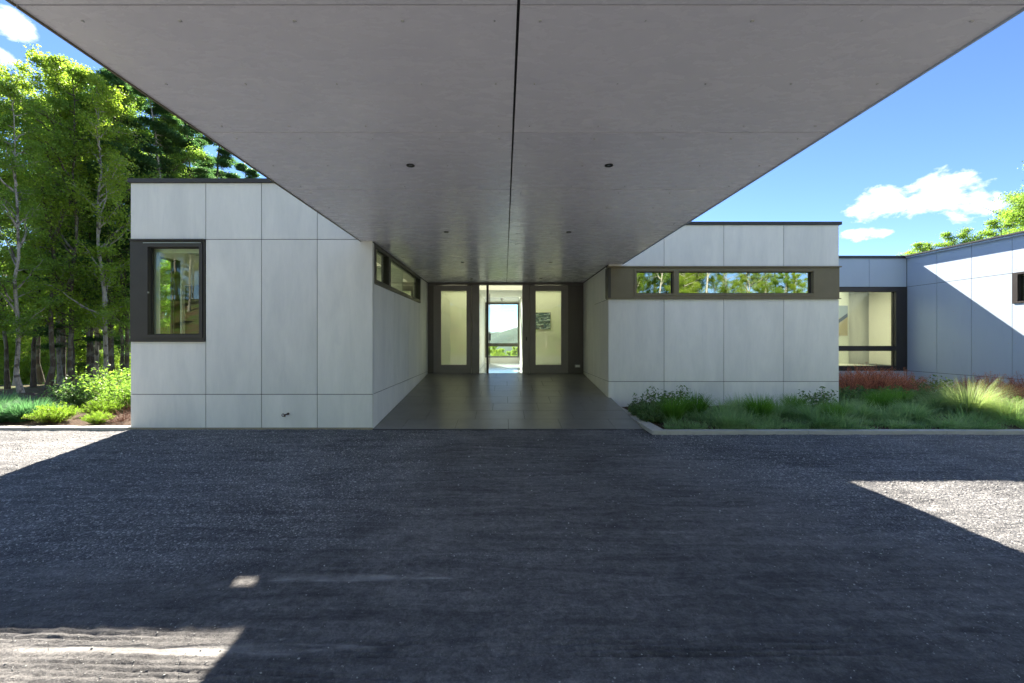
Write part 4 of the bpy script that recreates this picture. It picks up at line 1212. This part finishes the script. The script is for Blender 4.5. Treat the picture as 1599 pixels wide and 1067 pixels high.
# ---- grasses, shrubs
def blades_mesh(name, n, h, spread, seed, droop=.8, width=.006, base_r=.06, upr=.3, seeds=False, segs=4, C=None, hs=None, hue=None, comb=None):
    rg = np.random.default_rng(seed)
    an = rg.uniform(0, 2 * math.pi, n)
    if C is None:
        br_ = base_r * np.sqrt(rg.random(n)); base = np.stack([br_ * np.cos(an), br_ * np.sin(an), np.zeros(n)], 1)
    else: base = C
    L = h * rg.uniform(.55, 1.1, n) * (1 if hs is None else hs)
    if comb is not None: an = comb + rg.normal(size=n) * .9
    lean = rg.uniform(.1, 1, n) ** .7 * spread
    s = np.linspace(0, 1, segs + 1)
    dirh = np.stack([np.cos(an), np.sin(an)], 1)
    out_ = L[:, None] * lean[:, None] * (s[None] ** 1.6)
    z = L[:, None] * (s[None] * (1 - .25 * lean[:, None]) - droop * lean[:, None] * .5 * s[None] ** 2.6)
    cx = base[:, 0:1] + dirh[:, 0:1] * out_; cy = base[:, 1:2] + dirh[:, 1:2] * out_
    z = z + base[:, 2:3]
    wd = width * (1 - .85 * s ** 1.5)[None] * rg.uniform(.7, 1.3, (n, 1))
    th = an + math.pi / 2 + rg.normal(size=n) * .6
    px, py = np.cos(th)[:, None] * wd, np.sin(th)[:, None] * wd
    A = np.stack([cx - px, cy - py, z], 2); B = np.stack([cx + px, cy + py, z], 2)
    V = np.stack([A, B], 2).reshape(n, -1, 3)            # (n, (segs+1)*2, 3)
    k = (segs + 1) * 2
    f = np.array([(2 * i, 2 * i + 1, 2 * i + 3, 2 * i + 2) for i in range(segs)])
    F = (f[None] + (np.arange(n) * k)[:, None, None]).reshape(-1, 4)
    rnd = np.repeat(np.clip((.45 if hue is None else hue) + .2 * rg.normal(size=n), 0, 1), k) + np.tile(np.repeat(s * .3, 2), n)
    return fast_mesh(name, V.reshape(-1, 3), F, np.clip(rnd, 0, 1))

def plant(name, me, mat, x, y, z, label, cat, group=None, s=1.0, rz=None):
    if len(me.materials) == 0: me.materials.append(mat)
    o = bpy.data.objects.new(name, me); col.objects.link(o)
    o.location = (x, y, z); o.rotation_euler = (0, 0, random.uniform(0, 6.28) if rz is None else rz); o.scale = (s, s, s)
    return tag(o, label, cat, group)

# mass of soft grass
def mass(name, n, boxes, h, seed, mat, label):
    rg = np.random.default_rng(seed)
    C, HS, HU, CB = [], [], [], []
    tot = sum((b[1] - b[0]) * (b[3] - b[2]) for b in boxes)
    for (x0, x1, y0, y1) in boxes:
        k = int(n * (x1 - x0) * (y1 - y0) / tot)
        nc = max(4, k // 260)
        cc = np.stack([rg.uniform(x0, x1, nc), rg.uniform(y0, y1, nc)], 1)
        idx = rg.integers(0, nc, k)
        p = cc[idx] + rg.normal(size=(k, 2)) * .12
        HS.append(rg.uniform(.45, 1.25, nc)[idx]); HU.append(rg.uniform(.05, .85, nc)[idx])
        dd = p - cc[idx]; CB.append(np.arctan2(dd[:, 1], dd[:, 0]))
        p[:, 0] = np.clip(p[:, 0], x0, x1); p[:, 1] = np.clip(p[:, 1], y0, y1)
        C.append(np.concatenate([p, np.full((k, 1), .03)], 1))
    C = np.concatenate(C)
    me_ = blades_mesh(name, len(C), h, .95, seed, .9, .0052, C=C, segs=4, hs=np.concatenate(HS), hue=np.concatenate(HU), comb=np.concatenate(CB))
    tag(link_mesh(name, me_, (0, 0, 0), mat), label, 'grass', kind='stuff')
mass('soft_grass', 44000, [(3.2, 8.9, 8.15, 10.1), (8.9, 13.7, 8.1, 11.4)], .42, 71, M['grass'], 'soft green grass filling the bed along the kerb')
mass('soft_grass', 6000, [(3.1, 13.7, 8.02, 8.35)], .26, 72, M['grass'], 'lower fringe of green grass spilling over the kerb')

tuft_d = [blades_mesh('dark_tuft%d' % i, 900, .60, .58, 80 + i, .35, .0046, .12) for i in range(2)]
tuft_m = [blades_mesh('mid_tuft%d' % i, 700, .62, .95, 84 + i, .8, .0040, .12) for i in range(2)]
tuft_p = blades_mesh('fountain', 2600, 1.10, 1.05, 90, .95, .0030, .26)
GG = 'grass clumps in the right bed'
for i, (u, y, s, kd, lb) in enumerate([
        (1052, 8.75, 1.00, 'd', 'bright green upright grass clump nearest the ramp kerb'),
        (1085, 9.15, 1.05, 'd', 'tall dark green grass clump behind the one nearest the ramp'),
        (1185, 8.85, 1.05, 'd', 'dark green rounded grass clump below the middle of the strip window'),
        (1215, 9.2, 1.00, 'm', 'loose grass clump just right of the dark rounded one'),
        (1265, 8.75, .95, 'm', 'soft grass clump in front of the leafy shrub near the house corner'),
        (1130, 8.9, .90, 'm', 'soft grass clump between the two dark clumps'),
        (1318, 9.3, 1.0, 'm', 'soft grass clump at the right corner of the right volume'),
        (1372, 9.6, 1.05, 'd', 'dark green grass clump in front of the rusty red plants'),
        (1345, 8.9, .95, 'm', 'soft grass clump near the kerb below the rusty red plants'),
        (1425, 8.9, 1.0, 'm', 'soft grass clump left of the big fountain grass'),
        (1590, 8.8, 1.0, 'm', 'sunlit grass clump at the right edge of the frame'),
        (1155, 9.6, .95, 'm', 'pale grass clump close to the wall below the second panel'),
        (1240, 9.6, .9, 'd', 'dark grass clump close to the wall left of the second leafy shrub'),
        (1300, 8.6, .85, 'd', 'small dark grass clump at the kerb below the house corner'),
        (1400, 10.2, 1.0, 'd', 'dark grass clump just below the right end of the tall window'),
        (1460, 9.7, 1.05, 'm', 'tall grass clump touching the left side of the fountain grass')]):
    me_ = (tuft_d if kd == 'd' else tuft_m)[i % 2]
    plant('grass_clump', me_, M['grass_dark'] if kd == 'd' else M['grass'], XU(u, y), y, .03, lb, 'grass clump', GG, s)
plant('fountain_grass', tuft_p, M['grass_pale'], XU(1512, 9.35), 9.35, .03, 'big pale sunlit fountain grass with arching blades', 'fountain grass')
plant('fountain_grass', tuft_p, M['grass_pale'], XU(1565, 8.85), 8.85, .03, 'lower sunlit pale grass to the right of the big fountain grass', 'fountain grass', s=.62)

def shrub_meshes(name, seed, h, w, nst, nleaf, lsize, spiky=False, aspect=.5):
    rg = np.random.default_rng(seed)
    paths, C = [], []
    for i in range(nst):
        an = rg.uniform(0, 6.28); r_ = w * math.sqrt(rg.random()) * .55
        th = .9 * r_ / w / .55 * (1.1 if not spiky else 1.25)
        L = h * rg.uniform(.7, 1.05)
        s = np.linspace(0, 1, 5)
        p = np.stack([math.cos(an) * (r_ * .3 + math.sin(th) * L * s), math.sin(an) * (r_ * .3 + math.sin(th) * L * s), math.cos(th) * L * s], 1)
        p += rg.normal(size=p.shape) * .015
        paths.append((p, np.linspace(.008, .002, 5)))
        k = nleaf // nst
        si = rg.uniform(.15, 1.05, k) ** .7
        c = np.stack([np.interp(si, s, p[:, j]) for j in range(3)], 1) + rg.normal(size=(k, 3)) * (.02 if spiky else .055) * (h / .6)
        C.append(c)
    C = np.concatenate(C)
    C[:, 2] = np.maximum(C[:, 2], .01)
    V, F = leaves(C, lsize, rg, flat=.0 if spiky else .35, aspect=.14 if spiky else aspect, up=-.7 if spiky else 0)
    tV, tF = tubes(paths, 4)
    return fast_mesh(name + '_stems', tV, tF), fast_mesh(name + '_foliage', V, F, np.repeat(np.clip(.5 + .25 * rg.normal(size=len(C)), 0, 1), 4))

def shrub(name, meshes, mat, x, y, z, label, cat, group=None, s=1.0, stem='twig'):
    e = empty(name, (x, y, z), label=label, cat=cat, group=group)
    e.scale = (s, s, s); e.rotation_euler = (0, 0, random.uniform(0, 6.28))
    for nm, me_, mt in (('stem', meshes[0], M[stem]), ('foliage', meshes[1], mat)):
        if len(me_.materials) == 0: me_.materials.append(mt)
        o = bpy.data.objects.new(nm, me_); col.objects.link(o); o.parent = e
        if me_.materials[0] != mt:
            o.material_slots[0].link = 'OBJECT'; o.material_slots[0].material = mt
    return e
S_leafy = shrub_meshes('leafy', 101, .62, .55, 16, 520, .085)
S_lime = shrub_meshes('lime', 102, .46, .40, 170, 11000, .05, spiky=True)
S_big = shrub_meshes('bigleafy', 103, 1.2, 1.0, 40, 3000, .10, aspect=.45)
S_low = shrub_meshes('low', 104, .35, .5, 30, 1500, .06)
shrub('leafy_shrub', S_leafy, M['shrub_green'], XU(1022, 9.9), 9.9, .03, 'leafy green shrub nearest the ramp against the pale boards', 'shrub', 'leafy shrubs in the right bed', .95)
shrub('leafy_shrub', S_leafy, M['shrub_green'], XU(1062, 10.1), 10.1, .03, 'leafy green shrub just right of the one nearest the ramp', 'shrub', 'leafy shrubs in the right bed', .95)
shrub('leafy_shrub', S_leafy, M['shrub_green'], XU(1278, 9.9), 9.9, .03, 'leafy green shrub near the right corner of the right volume', 'shrub', 'leafy shrubs in the right bed', .95)
shrub('leafy_shrub', S_leafy, M['shrub_green'], XU(1455, 12.0), 12.0, .03, 'dark leafy shrub in front of the blue-shaded wing wall', 'shrub', 'leafy shrubs in the right bed', 1.1)
shrub('leafy_shrub', S_leafy, M['shrub_green'], XU(1425, 12.6), 12.6, .03, 'leafy shrub beside the corner below the tall window', 'shrub', 'leafy shrubs in the right bed', 1.0)
for i, (u, y) in enumerate([(1548, 10.2), (1575, 9.9), (1600, 9.9)]):
    shrub('low_shrub', S_low, M['shrub_lime'], XU(u, y), y, .03, ['yellow-green low shrub right behind the fountain grass', 'yellow-green low shrub between two others at the right edge', 'yellow-green low shrub cut by the right frame edge'][i], 'shrub', 'yellow-green shrubs at the right', 1.1)
# low dark ground cover next to the ramp
for i, (u, y) in enumerate([(1003, 9.4), (1018, 8.85), (1000, 10.2)]):
    shrub('ground_cover_shrub', S_low, M['shrub_green'], XU(u, y), y, .02, ['low dark shrub midway along the ramp kerb', 'low dark shrub at the front corner of the ramp kerb', 'low dark shrub at the rear of the ramp kerb near the wall'][i], 'shrub', 'low dark shrubs beside the ramp kerb', .8)
S_red = shrub_meshes('red', 105, .78, .55, 90, 6500, .045, spiky=True)
Gred = 'rusty red feathery plants under the windows'
for i, (u, y) in enumerate([(1325, 12.4), (1345, 12.9), (1368, 12.3), (1392, 12.8), (1408, 12.2), (1338, 13.4), (1380, 13.5)]):
    shrub('red_astilbe', S_red, M['red'], XU(u, y), y, .02, ['rusty red feathery plant hard against the right volume corner', 'rusty red plant second from that corner', 'rusty red feathery plant in the middle below the tall window', 'rusty red plant below the right part of the tall window', 'rightmost red feathery plant below the tall window frame', 'red feathery plant close to the link wall, left one', 'red feathery plant close to the link wall, right one'][i], 'plant', Gred, 1.05 + .1 * (i % 3))
for i, (u, y) in enumerate([(1515, 11.8), (1540, 11.4), (1565, 11.0), (1590, 10.9), (1552, 11.9), (1610, 11.2)]):
    shrub('red_astilbe', S_red, M['red'], XU(u, y), y, .02, ['leftmost red feathery plant along the blue-shaded wing wall', 'red feathery plant just behind the fountain grass', 'red feathery plant right of the fountain grass tips', 'red feathery plant at the right frame edge', 'red feathery plant closest to the wing wall', 'red feathery plant cut by the right frame edge'][i], 'plant', 'rusty red feathery plants along the wing wall', .92 + .08 * (i % 3))
for i, (u, y) in enumerate([(1322, 11.2), (1352, 11.4), (1385, 11.3), (1412, 11.3), (1440, 10.9), (1470, 11.0)]):
    shrub('low_shrub', S_low, M['shrub_green'], XU(u, y), y, .02, ['low green shrub against the right volume corner before the red plants', 'second low green shrub from the right volume corner', 'low green shrub below the middle of the tall window', 'low green shrub below the right jamb of the tall window', 'low green shrub in the corner of the court', 'low green shrub left behind the fountain grass'][i], 'shrub', 'low green shrubs before the red plants', 1.35)

# left bed
Gl = 'lime green dwarf shrubs in the left bed'
shrub('lime_shrub', S_lime, M['shrub_lime'], XU(84, 8.85), 8.85, .03, 'lime green dwarf shrub farthest from the house wall', 'shrub', Gl, .88)
shrub('lime_shrub', S_lime, M['shrub_lime'], XU(153, 8.72), 8.72, .03, 'smallest lime green dwarf shrub at the kerb near the house', 'shrub', Gl, .58)
shrub('lime_shrub', S_lime, M['shrub_lime'], XU(160, 9.7), 9.7, .03, 'lime green dwarf shrub behind the smallest one', 'shrub', Gl, .85)
shrub('leafy_bush', S_big, M['leaf'], XU(172, 11.2), 11.2, .03, 'tall yellow-green leafy bush beside the left wall corner', 'bush', s=.86)
shrub('leafy_bush', S_big, M['shrub_green'], XU(116, 10.8), 10.8, .02, 'lower grey-green leafy bush left of the yellow-green one', 'bush', s=.62)
shrub('leafy_bush', S_big, M['leaf'], XU(198, 10.4), 10.4, .03, 'small leafy bush tight against the left wall corner', 'bush', s=.66)
def fern_mesh(seed):
    rg = np.random.default_rng(seed); Vs, Fs, o = [], [], 0
    for i in range(22):
        an = rg.uniform(0, 6.28); L = rg.uniform(.4, .65); s = np.linspace(.08, 1, 26)
        x = L * .85 * s; z = L * (.75 * s - .55 * s ** 2.2)
        wv = .10 * L / .5 * np.sin(math.pi * np.clip(s * .92 + .08, 0, 1)) ** .8 + .008
        for sd in (-1, 1):
            for k in range(len(s) - 1):
                b = np.array([(x[k], 0, z[k]), (x[k] + .014, 0, z[k] + .002), (x[k] + .035, sd * wv[k], z[k] - .25 * wv[k]), (x[k] + .02, sd * wv[k] * .6, z[k] - .05 * wv[k])])
                c_, s_ = math.cos(an), math.sin(an)
                Vs.append(np.stack([b[:, 0] * c_ - b[:, 1] * s_, b[:, 0] * s_ + b[:, 1] * c_, b[:, 2]], 1)); Fs.append(np.arange(4) + o); o += 4
    return fast_mesh('fern', np.concatenate(Vs), np.array(Fs), np.repeat(rg.random(len(Fs)), 4))
fm = blades_mesh('fern', 900, .50, 1.0, 5, .7, .009, .16)
for i, (u, y) in enumerate([(6, 8.9), (34, 8.95), (52, 9.2), (18, 9.5), (-14, 9.1), (2, 10.2), (40, 10.1)]):
    plant('fern', fm, M['fern'], XU(u, y), y, .03, ['fern at the left frame edge nearest the kerb', 'fern at the kerb right of the leftmost one', 'fern beside the first lime dwarf shrub', 'fern in the second row near the left edge', 'fern cut by the left frame edge', 'rearmost fern at the left frame edge', 'rearmost fern behind the first lime dwarf shrub'][i], 'fern', 'ferns at the left end of the bed', random.uniform(.8, 1.15))
tw = []
rg = np.random.default_rng(77)
for i in range(60):
    an = rg.uniform(0, 6.28); L = rg.uniform(.15, .42); th = rg.uniform(.2, 1.2)
    s = np.linspace(0, 1, 4)
    p = np.stack([math.cos(an) * math.sin(th) * L * s, math.sin(an) * math.sin(th) * L * s, math.cos(th) * L * s], 1) + rg.normal(size=(4, 3)) * .012
    p[:, 0] += rg.normal() * .12; p[:, 1] += rg.normal() * .08
    tw.append((p, np.array([.005, .004, .003, .002])))
tV, tF = tubes(tw, 4)
plant('bare_twig_shrub', fast_mesh('twigs', tV, tF), M['twig'], XU(188, 8.85), 8.85, .02, 'low shrub of bare red-brown twigs at the kerb by the left wall', 'shrub')

# ---------------------------------------------------------------- render settings
scene.render.engine = 'CYCLES'
scene.cycles.max_bounces = 10
scene.cycles.diffuse_bounces = 4
scene.cycles.glossy_bounces = 4
scene.cycles.transparent_max_bounces = 16
scene.cycles.sample_clamp_indirect = 8
